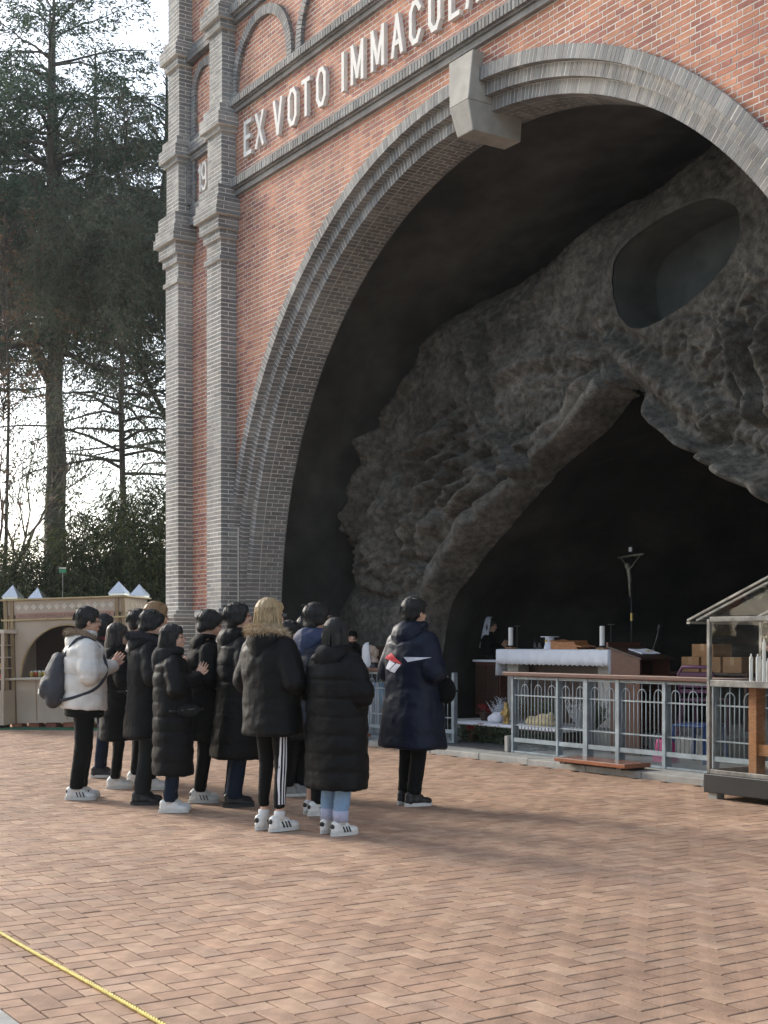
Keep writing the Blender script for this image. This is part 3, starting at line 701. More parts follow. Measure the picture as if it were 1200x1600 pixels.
for s in (-1, 1):                                 # long falls at the two ends
    b0 = len(cl.v)
    for k in range(13):
        y_ = -.012+(AD+.02)*k/12; w_ = .008*math.sin(k*1.3)
        cl.v += [(s*(hw+.012), y_, zt_), (s*(hw+.02)+w_, y_, zt_-.2), (s*(hw+.03)+w_*1.6, y_, zt_-.37)]
    for k in range(12): a_ = b0+3*k; cl.f += [(a_,a_+3,a_+4,a_+1),(a_+1,a_+4,a_+5,a_+2)]
c = link('altar_cloth', cl.mesh('altar_cloth', True), M_linen); c.location = alt.location; tag(c, 'white altar cloth with scalloped hem draped over the altar', 'cloth')
md = c.modifiers.new('s', 'SOLIDIFY'); md.thickness = .003
def on_altar(px, py, dy): p = onY(px, py, AY+dy); return p.x, AY+dy
def candle(px, lab, hgt=.25):
    x, y = on_altar(px, 1000, .22); r = tag(empty('altar_candle', (x, y, AZ+.003)), lab, 'candle', 'altar candles')
    m = MB(); m.box(-.07,.07,-.05,.05,.012,.024); 
    for s in (-1,1): m.box(s*.055-.012, s*.055+.012, -.04,.04,0,.0118)
    m.build('foot', M_card, r); m = MB(); m.lathe([(.045,.0245),(.045,.045),(.03,.05)], n=16); m.build('holder', M_black, r, True)
    m = MB(); m.lathe([(.034,.0505),(.034,.05+hgt),(.028,.056+hgt),(.004,.05+hgt)], n=20); m.build('wax', M_wax, r)
    m = MB(); m.tube([(0,0,.05+hgt),(.002,0,.07+hgt)], .0018, 5); m.build('wick', M_black, r)
candle(798, 'white pillar candle at the veiled end of the altar'); candle(941, 'white pillar candle on the altar next to the lectern')
for px, lab in ((808, 'thin black flat topped stand behind the candle near the veil'), (955, 'thin black flat topped stand behind the candle near the lectern')):
    x, y = on_altar(px, 1000, .55); r = tag(empty('candle_stand', (x, y, AZ+.003)), lab, 'stand', 'black stands on altar')
    m = MB(); m.lathe([(.05,0),(.05,.008),(.012,.012)], n=14); m.build('base', M_black, r); m = MB(); m.lathe([(.009,.0125),(.009,.325)], n=8); m.build('stem', M_black, r); m = MB(); m.lathe([(.04,.3255),(.05,.335)], n=14); m.build('plate', M_alu, r)
x, y = on_altar(888, 1000, .25); r = tag(empty('missal_stand', (x, y, AZ+.003), R(10)), 'orange brown wooden book stand with sloping lid on the altar', 'book stand')
m = MB(); m.hexa([(-.20,-.13,0),(.26,-.13,0),(.26,.15,0),(-.20,.15,0),(-.20,-.13,.10),(.20,-.13,.10),(.2,.15,.12),(-.2,.15,.12)]); bevel(m.build('body', M_woodl, r), .004)
m = MB(); m.hexa([(-.22,-.145,.102),(.34,-.145,.025),(.34,.16,.03),(-.22,.16,.122),(-.22,-.145,.117),(.34,-.145,.04),(.34,.16,.045),(-.22,.16,.137)]); bevel(m.build('lid', mat('lid_wood', (.50,.21,.085), .4, vary=.2, scale=4, stretch=(2,14,14)), r), .004)
x, y = on_altar(859, 1000, .4); r = tag(empty('chalice', (x, y, AZ+.003)), 'chalice under a white veil with a stiff square cover on the altar', 'chalice')
m = MB(); m.lathe([(.09,0),(.07,.06),(.062,.14),(.066,.165)], n=10); m.build('veil', M_linen, r); m = MB(); m.box(-.09,.09,-.09,.09,.166,.176); m.build('cover', M_linen, r); m = MB(); m.box(-.025,.025,-.068,-.0645,.10,.13); m.build('emblem', M_brass, r)
for px, lab in ((843, 'small glass cruet nearest the chalice on the altar'), (836, 'small glass cruet farther from the chalice on the altar')):
    x, y = on_altar(px, 1000, .3); m = MB(); m.lathe([(.025,0),(.028,.05),(.014,.075),(.018,.09)], n=12); o = m.build('cruet', M_glass, None, True); o.location = (x, y, AZ+.003); tag(o, lab, 'cruet', 'glass cruets')
# side table with white top, behind the altar
p = onY(765, 1029, 3.0); r = tag(empty('side_table', (p.x-.05, 3.0, .32)), 'brown side cabinet with a white top beside the veiled person', 'cabinet')
m = MB(); m.box(-.3,.3,0,.4,.02,.80); bevel(m.build('cabinet_body', M_wood, r), .006); m = MB(); m.box(-.33,.33,-.03,.43,.803,.835); bevel(m.build('top', M_linen, r), .004)
for s in (-1,1): m = MB(); m.box(s*.145-.13, s*.145+.13, -.014, -.001, .06, .76); m.build('door', M_woodd, r)
# lectern
p = onY(976, 1090, 2.05); r = tag(empty('lectern', (p.x+.02, 2.05, .072), R(4)), 'dark brown wooden lectern with a sloping top beside the altar', 'lectern')
m = MB(); m.hexa([(-.24,0,0),(.22,0,0),(.22,.03,0),(-.24,.03,0),(-.24,0,1.26),(.22,0,1.14),(.22,.03,1.14),(-.24,.03,1.26)]); m.build('side_panel', M_wood, r)
m = MB(); m.hexa([(-.24,.50,0),(.22,.50,0),(.22,.53,0),(-.24,.53,0),(-.24,.50,1.26),(.22,.50,1.14),(.22,.53,1.14),(-.24,.53,1.26)]); m.build('side_panel', M_wood, r)
m = MB(); m.box(-.24,-.21,.031,.499,.0,1.25); m.build('front_panel', M_woodd, r)
for z in (.08, .75): m = MB(); m.box(-.209,.22,.031,.499,z,z+.025); m.build('shelf', M_woodd, r)
m = MB(); m.hexa([(-.28,-.03,1.268),(.27,-.03,1.125),(.27,.56,1.125),(-.28,.56,1.268),(-.28,-.03,1.295),(.27,-.03,1.152),(.27,.56,1.152),(-.28,.56,1.295)]); bevel(m.build('top', M_woodd, r), .005)
m = MB(); m.box(-.30,-.27,-.02,.55,1.27,1.34); m.build('ledge', M_wood, r)
bk = empty('open_booklet', r.matrix_basis @ Vector((.02,.30,1.224))); bk.rotation_euler = (0, R(14.6), R(4)); tag(bk, 'white open booklet lying on the lectern', 'booklet')
for s in (-1,1): m = MB(); m.hexa([(-.11,0,0),(.11,0,0),(.11,s*.16,0),(-.11,s*.16,0),(-.11,0,.004),(.11,0,.004),(.11,s*.16,.012),(-.11,s*.16,.012)]); m.build('page', M_linen, bk)
m = MB(); m.box(-.03,.04,.03,.10,.0125,.0135); m.build('yellow_note', mat('yellow_note', (.75,.6,.15), .8), bk)
# microphone stand
p = onY(1018, 1010, 2.5); r = tag(empty('microphone_stand', (p.x, 2.5, .325)), 'thin black microphone on a leaning stand behind the lectern', 'microphone')
m = MB(); m.lathe([(.11,0),(.11,.015),(.02,.025)], n=16); m.build('base', M_black, r); m = MB(); m.tube([(0,0,.02),(0,0,.95)], .009, 8); m.build('pole', M_black, r, True)
m = MB(); m.tube([(0,0,.95),(.05,.02,1.10),(.085,.03,1.22)], .005, 6); m.build('gooseneck', M_alu, r, True); m = MB(); m.cone((.085,.03,1.225),(.10,.035,1.28), .013, .02, 10); m.build('microphone_head', M_black, r, True)
# crucifix on a tall pole
p = onY(987, 950, 4.3); cr = tag(empty('crucifix', (p.x, 4.3, .325)), 'tall slender processional crucifix with a bronze figure behind the altar', 'crucifix')
D_ = proj((p.x, 4.3, 1))[2]; zp = lambda py: CAM.z+(YHOR-py)/FPX*D_-.325
M_bronze = mat('dark_bronze', (.22,.21,.165), .4, .3, vary=.3, scale=20)
m = MB(); m.lathe([(.16,0),(.16,.02),(.03,.05)], n=18); m.build('base', M_black, cr); m = MB(); m.tube([(0,0,.05),(0,0,zp(847))], [.018,.013], 8); m.build('pole', M_black, cr, True)
m = MB(); m.tube([(-.25,-.02,zp(870)),(0,-.015,zp(868)),(.25,-.02,zp(867.5))], .017, 8); m.build('crossbar', M_bronze, cr, True)
m = MB(); m.box(-.03,.03,-.03,-.018,zp(862),zp(855)); m.build('plaque', M_linen, cr)
m = MB(); m.lathe([(.021,zp(970)),(.021,zp(958))], n=12); m.build('band', M_brass, cr)
bd = MB(); zt2 = zp(883)
bd.ell((-.04,-.05,zt2-.01), (.035,.04,.045)); bd.cone((-.015,-.045,zt2-.06),(.0,-.04,zt2-.19), .035, .028); bd.cone((0,-.04,zt2-.19),(.012,-.05,zt2-.30), .03, .022); bd.cone((.012,-.05,zt2-.30),(.005,-.035,zt2-.45), .022, .014)
for s in (-1,1): bd.cone((s*.03-.012,-.045,zt2-.055),(s*.10,-.04,zt2+.03), .013, .010); bd.cone((s*.10,-.04,zt2+.03),(s*.19,-.03,zp(870)), .010, .009)
link('figure', fuse(bd, .009, 3), M_bronze, cr)
# hanging lamps in the cave
for px, py, Y_, col, lab in ((781, 857, 4.6, (.6,.5,.2), 'small yellowish hanging lamp in the dark cave above the candle'), (850, 778, 4.2, (.25,.27,.25), 'small pale hanging lamp high in the dark cave')):
    p = onY(px, py, Y_); r = tag(empty('hanging_lamp', p), lab, 'lamp'); m = MB(); m.tube([(0,0,.05),(0,0,.9)], .004, 5); m.build('cord', M_black, r)
    m = MB(); m.lathe([(.012,.05),(.03,.02),(.034,-.02),(.02,-.05),(.004,-.06)], n=12); m.build('bulb', mat('lamp_glass', col, .3), r, True)
# cardboard boxes on a shelf table, plastic chairs, pink bag
p = onY(1105, 1055, 3.4); r = tag(empty('storage_table', (p.x, 3.4, .325)), 'low dark table carrying cardboard boxes right of the lectern', 'table')
m = MB(); m.box(-.65,.65,0,.5,.68,.71); m.build('top', M_woodd, r)
for sx in (-1,1):
    for y_ in (.04,.46): m = MB(); m.box(sx*.6-.02,sx*.6+.02,y_-.02,y_+.02,0,.679); m.build('leg', M_woodd, r)
for dx, w, h_, dz, lab in ((-.33,.30,.19,0,'lower brown cardboard box nearest the lectern'),(.02,.32,.19,0,'middle lower brown cardboard box on the storage table'),(.37,.30,.19,0,'lower brown cardboard box seen through the glass case'),(-.12,.36,.16,.192,'upper brown cardboard box resting on the others')):
    b = empty('cardboard_box', (p.x+dx, 3.44, .325+.712+dz)); tag(b, lab, 'box', 'cardboard boxes')
    m = MB(); m.box(-w/2,w/2,0,.34,0,h_); bevel(m.build('carton', M_card, b), .004); m = MB(); m.box(-.03,.03,-.0015,.34,h_*.5,h_+.0012); m.build('tape', mat('tape', (.42,.25,.12), .35), b)
def plastic_chair(loc, rz, col, lab, back=True):
    r = tag(empty('plastic_chair' if back else 'plastic_stool', loc, rz), lab, 'chair' if back else 'stool'); mt = mat('plastic_'+lab[:4], col, .4, vary=.06)
    m = MB(); m.box(-.22,.22,-.22,.22,.40,.43); bevel(m.build('seat', mt, r), .015)
    for sx in (-1,1):
        for sy in (-1,1): m = MB(); m.bar((sx*.19,sy*.19,.40),(sx*.22,sy*.22,0), .04); m.build('leg', mt, r)
    if back:
        m = MB(); m.tube([(-.2,.2,.44),(-.21,.24,.72),(-.15,.26,.80),(.15,.26,.80),(.21,.24,.72),(.2,.2,.44)], .022, 8); m.build('back_frame', mt, r, True)
        for k in range(4): m = MB(); m.box(-.19,.19,.225+.008*k,.237+.008*k,.50+.065*k,.54+.065*k); m.build('slat', mt, r)
q = onY(1102, 1120, 2.6); plastic_chair((q.x-.02, 2.6, .325), R(200), (.15,.06,.11), 'dusky pink plastic chair behind the fence near the glass case')
q = onY(1092, 1140, 2.0); plastic_chair((q.x, 2.0, .072), R(10), (.035,.09,.26), 'blue plastic stool behind the long fence', False)
q = onY(1040, 1165, 1.75); r = tag(empty('shopping_bag', (q.x, 1.75, .072)), 'bright pink bag on the floor behind the long fence', 'bag')
bg_ = MB(); bg_.hexa([(-.15,-.08,0),(.15,-.08,0),(.15,.08,0),(-.15,.08,0),(-.13,-.03,.26),(.12,-.03,.24),(.12,.03,.24),(-.13,.03,.26)]); o = link('bag_body', fuse(bg_, .02, 4), mat('pink_vinyl', (.62,.05,.22), .35, bump=.4, bscale=18), r)
m = MB(); m.tube([(-.08,0,.245),(-.06,0,.33),(.05,0,.33),(.07,0,.24)], .007, 6); m.build('handle', M_black, r, True)

# ------------------------------------------------------------------ crib display in front of the altar
nv = onY(800, 1112, 1.95)
M_leafd = mat('garland_green', None, .7, palette=[(.02,.045,.015),(.03,.06,.02),(.015,.035,.012),(.04,.065,.025)], vary=.2)
dsp = tag(empty('crib_platform', (-1.55, 2.02, .074)), 'low white crib platform spread before the altar step', 'platform')
m = MB(); m.box(-1.05,1.05,-.2,.2,0,.22); m.build('riser', M_woodd, dsp); m = MB(); m.box(-1.1,1.1,-.26,.225,.222,.26); bevel(m.build('white_board', M_linen, dsp), .012)
gl = MB()
for k in range(2600):
    x, y_, z = rng.uniform(-1.2,1.15), -.30+rng.gauss(0,.05), rng.uniform(.0,.20)*(1 if rng.random() < .9 else 1.2)
    d = Vector((rng.uniform(-1,1), rng.uniform(-1.2,.3), rng.uniform(-.3,1))).normalized()*rng.uniform(.03,.07); s_ = d.cross(Vector((rng.uniform(-1,1),rng.uniform(-1,1),1))).normalized()*.008
    p = Vector((x,y_,z)); b0 = len(gl.v); gl.v += [tuple(p-s_),tuple(p+d*.5+s_),tuple(p+d),tuple(p+d*.5-s_)]; gl.f.append((b0,b0+1,b0+2,b0+3))
o = link('evergreen_garland', gl.mesh('g'), M_leafd); o.location = dsp.location; tag(o, 'dark evergreen garland along the front of the white crib platform', 'garland')
def on_disp(px, py, dy=0): q = onY(px, py, 2.02+dy); return Vector((q.x, 2.02+dy, .074+.262))
def twig_bush(px, dy, hgt, col, lab, cat='plant', z=None, n=46):
    q = on_disp(px, 1100, dy); q.z = z if z is not None else q.z; m = MB()
    for k in range(n):
        t = rng.uniform(0, 6.28); sp = rng.uniform(.05,.6); d = Vector((math.cos(t)*sp, math.sin(t)*sp, 1)).normalized(); L_ = hgt*rng.uniform(.5,1); a_ = Vector((0,0,0)); pts = [a_]
        for s in range(3): d = (d+Vector((rng.uniform(-.35,.35),rng.uniform(-.35,.35),rng.uniform(-.1,.2)))).normalized(); a_ = a_+d*L_/3; pts.append(a_)
        m.tube(pts, [.006,.005,.004,.002], 4)
        for s in range(5):
            c0 = pts[1+s%3]; dd = Vector((rng.uniform(-1,1),rng.uniform(-1,1),rng.uniform(.1,1))).normalized()*hgt*.16; m.tube([c0, c0+dd], [.004,.0015], 4)
    o = m.build('twig_bush', mat('twig_'+lab[:5], col, .8, vary=.1), None, flip=False); o.location = q; tag(o, lab, cat)
twig_bush(782, .02, .34, (.62,.66,.72), 'white frosted twig bush beside the golden figurine')
twig_bush(905, .18, .42, (.6,.62,.62), 'white frosted twig bush behind the fence below the altar cloth')
twig_bush(855, .2, .40, (.10,.12,.05), 'dark green twig plant in the middle of the crib display', n=60)
twig_bush(930, .1, .38, (.05,.07,.03), 'dark leafy twig plant at the lectern end of the crib', n=70)
twig_bush(822, .2, .36, (.13,.09,.03), 'brownish twig plant behind the golden figurine', n=60)
def poinsettia(px, py, dy, z, lab):
    q = onY(px, py, 2.02+dy); m = MB()
    for ring, (n, L_, up) in enumerate(((9,.13,.1),(7,.10,.35),(6,.06,.7))):
        for k in range(n):
            t = 2*math.pi*k/n+ring*.4+rng.uniform(-.1,.1); d = Vector((math.cos(t), math.sin(t), up)).normalized(); s_ = d.cross(Vector((0,0,1))).normalized(); b0 = len(m.v)
            c0 = Vector((0,0,.02*ring)); m.v += [tuple(c0), tuple(c0+d*L_*.5+s_*L_*.28), tuple(c0+d*L_-Vector((0,0,.02))), tuple(c0+d*L_*.5-s_*L_*.28)]; m.f.append((b0,b0+1,b0+2,b0+3))
    r = tag(empty('poinsettia', (q.x, q.y, z)), lab, 'flower', 'red poinsettias'); f = link('bracts', m.mesh('b'), mat('red_bract', (.22,.012,.015), .6, vary=.25), r); f.location.z = .16; f.rotation_euler = (R(-35),0,0)
    m = MB(); m.lathe([(.05,0),(.07,.10),(.072,.11)], n=12); m.build('pot', M_woodd, r); m = MB(); m.tube([(0,0,.11),(0,0,.165)], .008, 5); m.build('stem', M_leafd, r)
poinsettia(757, 1090, .10, .34, 'red poinsettia standing higher beside the frosted twigs'); poinsettia(738, 1120, -.32, .074, 'dark red poinsettia low on the floor at the garland end')
q = on_disp(791, 1100, -.1); fg = MB()
fg.ell((0,0,.25),(.032,.032,.04)); fg.cone((0,0,.20),(.0,0,.11),.04,.05); fg.cone((-.025,0,.11),(-.03,0,.0),.026,.018); fg.cone((.025,0,.11),(.04,-.01,.0),.026,.018); fg.cone((.04,0,.19),(.06,-.05,.12),.018,.015); fg.cone((-.04,0,.19),(-.05,-.05,.13),.018,.015); fg.ell((0,0,.008),(.07,.05,.012))
o = link('figurine', fuse(fg, .008, 2), mat('gilt', (.42,.27,.09), .4, .4, vary=.4, scale=16)); o.location = q; tag(o, 'small golden standing figurine on the white crib platform', 'figurine')
q = on_disp(776, 1100, -.06); cb = MB(); cb.ell((0,0,.07),(.11,.07,.075)); cb.ell((-.06,-.02,.05),(.08,.07,.055)); cb.ell((.05,.02,.10),(.06,.06,.05))
o = link('cloth_bundle', fuse(cb, .015, 2), M_linen); o.location = q; tag(o, 'rounded white cloth bundle beside the golden figurine', 'cloth')
q = on_disp(845, 1100, -.08); cb = MB(); cb.ell((0,0,.05),(.30,.11,.06)); cb.ell((.08,0,.11),(.16,.08,.06)); cb.ell((.2,0,.14),(.05,.05,.055)); cb.ell((-.16,0,.09),(.10,.07,.04))
o = link('straw_bed', fuse(cb, .016, 2), mat('cream_straw', (.55,.45,.26), .9, vary=.25, scale=25, bump=.8, bscale=60)); o.location = q; tag(o, 'cream straw bed with a small bundled figure behind the fence', 'crib')
wk = MB(); wk.tube([(.16*math.cos(t/12*math.pi*1.3+.2), .0, .16*math.sin(t/12*math.pi*1.3+.2)) for t in range(13)], .006, 5); o = wk.build('wicker_hoop', M_woodl, None, True); q = onY(752, 1105, 1.75); o.location = (q.x, 1.75, .17); o.rotation_euler = (0,0,R(20)); tag(o, 'thin curved wicker hoop at the end of the garland', 'hoop')

# ------------------------------------------------------------------ glass candle house at the right edge
GX, GYa, GYb, GW = 3.66, -.02, .70, 2.2
gh = tag(empty('candle_case', (GX, GYa, 0)), 'glass candle case with gabled glass roof on a dark plinth', 'glass case'); dp = GYb-GYa; ze, zb_, zs = 1.615, .225, 1.04
m = MB(); m.box(-.02,GW+.02,-.02,dp+.02,.055,zb_); bevel(m.build('plinth', M_black, gh), .008)
for sx in (.06, GW-.06):
    for sy in (.06, dp-.06): m = MB(); m.box(sx-.05,sx+.05,sy-.05,sy+.05,0,.054); m.build('foot', M_conc, gh)
t_ = .017
for x in (t_, GW/2, GW-t_):
    for y_ in (t_, dp-t_):
        if x == GW/2 and y_ == t_: continue
        m = MB(); m.box(x-t_,x+t_,y_-t_,y_+t_,zb_+.001,ze); bevel(m.build('post', M_alu, gh), .004)
for y_ in (t_, dp-t_):
    for z, hh in ((zb_+.02,.02),(zs,.03),(ze,.022)):
        m = MB(); m.box(2*t_+.001,GW-2*t_-.001,y_-t_*.9,y_+t_*.9,z-hh,z+hh); bevel(m.build('frame_rail', M_alu, gh), .004)
for x in (t_, GW-t_):
    for z, hh in ((zb_+.02,.02),(zs,.03),(ze,.022)): m = MB(); m.box(x-t_*.9,x+t_*.9,2*t_+.001,dp-2*t_-.001,z-hh,z+hh); m.build('frame_rail', M_alu, gh)
m = MB(); m.box(.05,GW-.05,.05,dp-.05,zs-.012,zs+.012); m.build('shelf', M_wood, gh)
for z0, z1 in ((zb_+.045, zs-.035), (zs+.035, ze-.025)):
    for y_ in (t_, dp-t_): m = MB(); m.box(2*t_,GW-2*t_,y_,y_+.001,z0,z1,skip=(0,1,3,4,5)); m.build('pane', M_glass, gh, flip=False)
    for x in (t_, GW-t_): m = MB(); m.box(x,x+.001,2*t_,dp-2*t_,z0,z1,skip=(0,1,2,4,5)); m.build('pane', M_glass, gh, flip=False)
zr = ze+.42; ov = .13
for sgn in (0, 1):
    X_ = (lambda x: x) if sgn == 0 else (lambda x: GW-x)
    zl = lambda x: ze+.024+(zr-ze)*x/(GW/2)
    a0, a1 = -ov, GW/2
    m = MB(); m.v = [(X_(a0),-.10,zl(a0)),(X_(a1),-.10,zl(a1)),(X_(a1),dp+.1,zl(a1)),(X_(a0),dp+.1,zl(a0))]; m.f = [(0,1,2,3)]; m.build('roof_pane', M_glass, gh, flip=False)
    for y_ in (-.10, t_, dp-t_, dp+.1): m = MB(); m.bar((X_(a0),y_,zl(a0)+.018),(X_(a1),y_,zl(a1)+.018), .03, .018); m.build('rafter', M_alu, gh)
    m = MB(); m.bar((X_(a0),-.1,zl(a0)-.004),(X_(a0),dp+.1,zl(a0)-.004), .04, .02); m.build('eave', M_alu, gh)
    m = MB(); b0 = [(X_(.03), ze+.03), (X_(GW/2), ze+.03), (X_(GW/2), zr)]
    m.v = [(x, t_, z) for x, z in b0]; m.f = [(0,1,2)]; m.build('gable_pane', M_glass, gh, flip=False)
m = MB(); m.bar((GW/2,-.1,zr+.045),(GW/2,dp+.1,zr+.045), .05, .03); m.build('ridge', M_alu, gh)
# wooden trestle inside and candles on the shelf
tr = tag(empty('wooden_trestle', (GX+.32, GYa+.30, zb_+.003)), 'orange wooden trestle standing inside the glass candle case', 'trestle')
for x in (0, .95): m = MB(); m.box(x-.045,x+.045,-.06,.06,0,.79); bevel(m.build('upright', M_woodl, tr), .004)
m = MB(); m.box(.046,.904,-.04,.04,.17,.27); m.build('stretcher', M_woodl, tr)
ck = 0
ORD = ['first','second','third','fourth','fifth','sixth','seventh','eighth','ninth','tenth','eleventh','twelfth']
for i in range(9):
    for j in range(2):
        x, y_ = GX+.33+i*.085+rng.uniform(-.012,.012), GYa+.2+j*.12+rng.uniform(-.02,.02); hgt = rng.uniform(.18,.25) if i < 2 else rng.uniform(.22,.36)
        c = empty('votive_candle', (x, y_, zs+.0135)); m = MB(); m.lathe([(.0165,0),(.0165,hgt),(.012,hgt+.006)], n=12); m.build('wax', M_wax, c); m = MB(); m.lathe([(.008,hgt+.0065),(.007,hgt+.03)], n=8); m.build('wick_end', M_wax, c)
        tag(c, 'white votive candle in the glass case, %s from the left post in the %s row' % (ORD[i], ('front','back')[j]), 'candle', 'votive candles in the glass case')
fl = MB(); 
for k in range(160):
    p_ = Vector((rng.gauss(0,.07), rng.gauss(0,.05), rng.uniform(0,.35))); d = Vector((rng.uniform(-1,1),rng.uniform(-1,1),rng.uniform(-.2,1))).normalized()*.05; s_ = d.orthogonal().normalized()*.018
    b0 = len(fl.v); fl.v += [tuple(p_-s_), tuple(p_+d*.6-s_*.3), tuple(p_+d), tuple(p_+s_)]; fl.f.append((b0,b0+1,b0+2,b0+3))
o = link('flower_spray', fl.mesh('f'), mat('flower_spray', None, .7, palette=[(.6,.55,.45),(.45,.25,.2),(.05,.08,.03),(.5,.45,.3),(.06,.09,.03)])); o.location = (GX+.42, GYa+.5, zs+.26); tag(o, 'pale flower spray inside the glass candle case above the candles', 'flowers')

# ------------------------------------------------------------------ candle kiosk at the left
KD = 22.4; kp = at(11, 1005, KD); kp.z = 0
kd = RT*math.cos(R(8))-FW*math.sin(R(8)); kz = math.atan2(kd.y, kd.x)
M_beige = multiply_noise(mat('beige_panel', (.50,.41,.32), .6, vary=.06, scale=4), 1.2, .85, 1.05)
M_bronze2 = mat('bronze_trim', (.26,.185,.11), .38, .55, vary=.2, scale=8, stretch=(1,1,.2)); M_gold = mat('gold_trim', (.45,.35,.2), .35, .6, vary=.15)
M_sil = mat('polished_steel', (.75,.75,.74), .18, .9, vary=.05); M_pink = mat('pink_band', (.42,.25,.19), .7); M_cream = mat('cream_paint', (.62,.57,.48), .7)
KW, KH, KDp = 2.10, 2.13, 1.2
ko = tag(empty('candle_kiosk', kp, kz), 'beige candle kiosk with an arched counter opening and silver pyramid caps', 'kiosk'); ko.rotation_euler = (0, R(-1.6), kz)
m = MB(); m.box(0,KW,.02,KDp,.06,.78); m.build('lower_body', M_beige, ko)
am_ = MB(); ccx, ccz, cr_ = 1.07, .80, .80                                    # arched front panel
xs_ = [ccx+cr_*math.cos(math.pi*i/40) for i in range(41)][::-1]
for i in range(40):
    xa, xb = xs_[i], xs_[i+1]; za, zb = ccz+1.08*math.sqrt(max(0,cr_**2-(xa-ccx)**2)), ccz+1.08*math.sqrt(max(0,cr_**2-(xb-ccx)**2))
    am_.hexa([(xa,.02,za),(xb,.02,zb),(xb,.06,zb),(xa,.06,za),(xa,.02,1.77),(xb,.02,1.77),(xb,.06,1.77),(xa,.06,1.77)], skip=(3,5))
am_.box(.10,ccx-cr_,.02,.06,.82,1.77,skip=(3,)); am_.box(ccx+cr_,KW-.10,.02,.06,.82,1.77,skip=(5,)); am_.build('arched_panel', M_beige, ko)
tr_ = MB(); tr_.tube([(ccx+(cr_+.01)*math.cos(math.pi*i/40), .012, ccz+1.08*(cr_+.01)*math.sin(math.pi*i/40)) for i in range(41)], .018, 6); tr_.build('arch_trim', M_gold, ko, True)
m = MB(); m.box(.02,.06,.061,KDp,.82,1.77); m.build('side_wall', M_beige, ko); m = MB(); m.box(KW-.06,KW-.02,.061,KDp,.82,1.77); m.build('side_wall', M_beige, ko); m = MB(); m.box(.061,KW-.061,KDp-.04,KDp,.82,1.77); m.build('back_wall', M_woodd, ko)
m = MB(); m.box(.03,KW-.03,.04,KDp,1.771,1.86); m.build('band_core', M_bronze2, ko); m = MB(); m.box(0.01,KW-.01,.01,KDp-.01,1.861,KH-.03); m.build('frieze', M_beige, ko)
m = MB(); m.box(.2,KW-.2,.004,.03,1.80,1.89); tb = m.build('text_band', M_pink, ko)
cu = bpy.data.curves.new('t', 'FONT'); cu.body = '1911  EX VOTO IMMACULATAE CONCEPTIONI  1918'; cu.size = .085; cu.extrude = .001; cu.align_x = 'CENTER'
to = bpy.data.objects.new('t', cu); COL.objects.link(to); dg = bpy.context.evaluated_depsgraph_get(); dg.update(); tm = bpy.data.meshes.new_from_object(to.evaluated_get(dg)); wd = max(v.co.x for v in tm.vertices)*2; bpy.data.objects.remove(to, do_unlink=True)
o = link('lettering', tm, mat('dark_print', (.16,.10,.075), .7), tb); o.location = (KW/2, .0025, 1.815); o.rotation_euler = (R(90),0,0); o.scale = ((KW-.5)/wd, .85, 1)
cm = MB(); s_ = .028
for c_ in ((s_,0),(-s_,0),(0,s_),(0,-s_)): cm.lathe([(.021,-.001),(.021,.002)], (c_[0],c_[1],0), 10)
cm.box(-.02,.02,-.02,.02,-.0012,.0022); cme = cm.mesh('cross_motif')
for k in range(13):
    o = link('cross_motif', cme, M_cream, ko); o.location = (.25+k*(KW-.5)/12, .008, 1.99); o.rotation_euler = (R(90),0,0)
for k in range(3): o = link('cross_motif', cme, M_cream, ko); o.location = (KW-.006, .35+.25*k, 1.99); o.rotation_euler = (R(90),0,R(90))
m = MB(); m.box(-.05,KW+.05,-.05,KDp+.05,KH-.029,KH); bevel(m.build('cornice', M_gold, ko), .006); m = MB(); m.box(-.04,KW+.04,-.04,.0,1.765,1.795); bevel(m.build('moulding', M_gold, ko), .006); m = MB(); m.box(-.05,KW+.05,-.10,.30,.781,.819); bevel(m.build('counter', M_cream, ko), .006)
for x in (.0,.11,KW-.17,KW-.06):
    m = MB(); m.box(x,x+.06,-.025,.019,.05,.78); m.build('pillar', M_bronze2, ko); m = MB(); m.box(x,x+.06,-.025,.019,.82,1.764); m.build('pillar', M_bronze2, ko); m = MB(); m.box(x,x+.06,-.025,.009,1.797,KH-.03); m.build('pillar', M_bronze2, ko)
for x in (.52,1.05,1.58): m = MB(); m.box(x-.006,x+.006,.012,.022,.1,.76); m.build('panel_joint', M_bronze2, ko)
m = MB(); m.box(1.0,1.03,-.0,.018,.42,.5); m.build('handle', M_alu, ko)
for x in (.14, KW-.12):
    for y_ in (.06, KDp-.08):
        m = MB(); s_ = .145; b0 = len(m.v); m.v += [(x-s_,y_-s_,KH+.035),(x+s_,y_-s_,KH+.035),(x+s_,y_+s_,KH+.035),(x-s_,y_+s_,KH+.035),(x,y_,KH+.24)]; m.f += [(0,1,4),(1,2,4),(2,3,4),(3,0,4),(3,2,1,0)]; m.box(x-s_*.9,x+s_*.9,y_-s_*.9,y_+s_*.9,KH+.001,KH+.034)
        m.build('pyramid_cap', M_sil, ko)
for k in range(7): m = MB(); m.box(.05+k*.3,.22+k*.3,.08,.3,-.02,.058); m.build('foot_brick', M_brick, ko)
kM = ko.matrix_basis.copy()
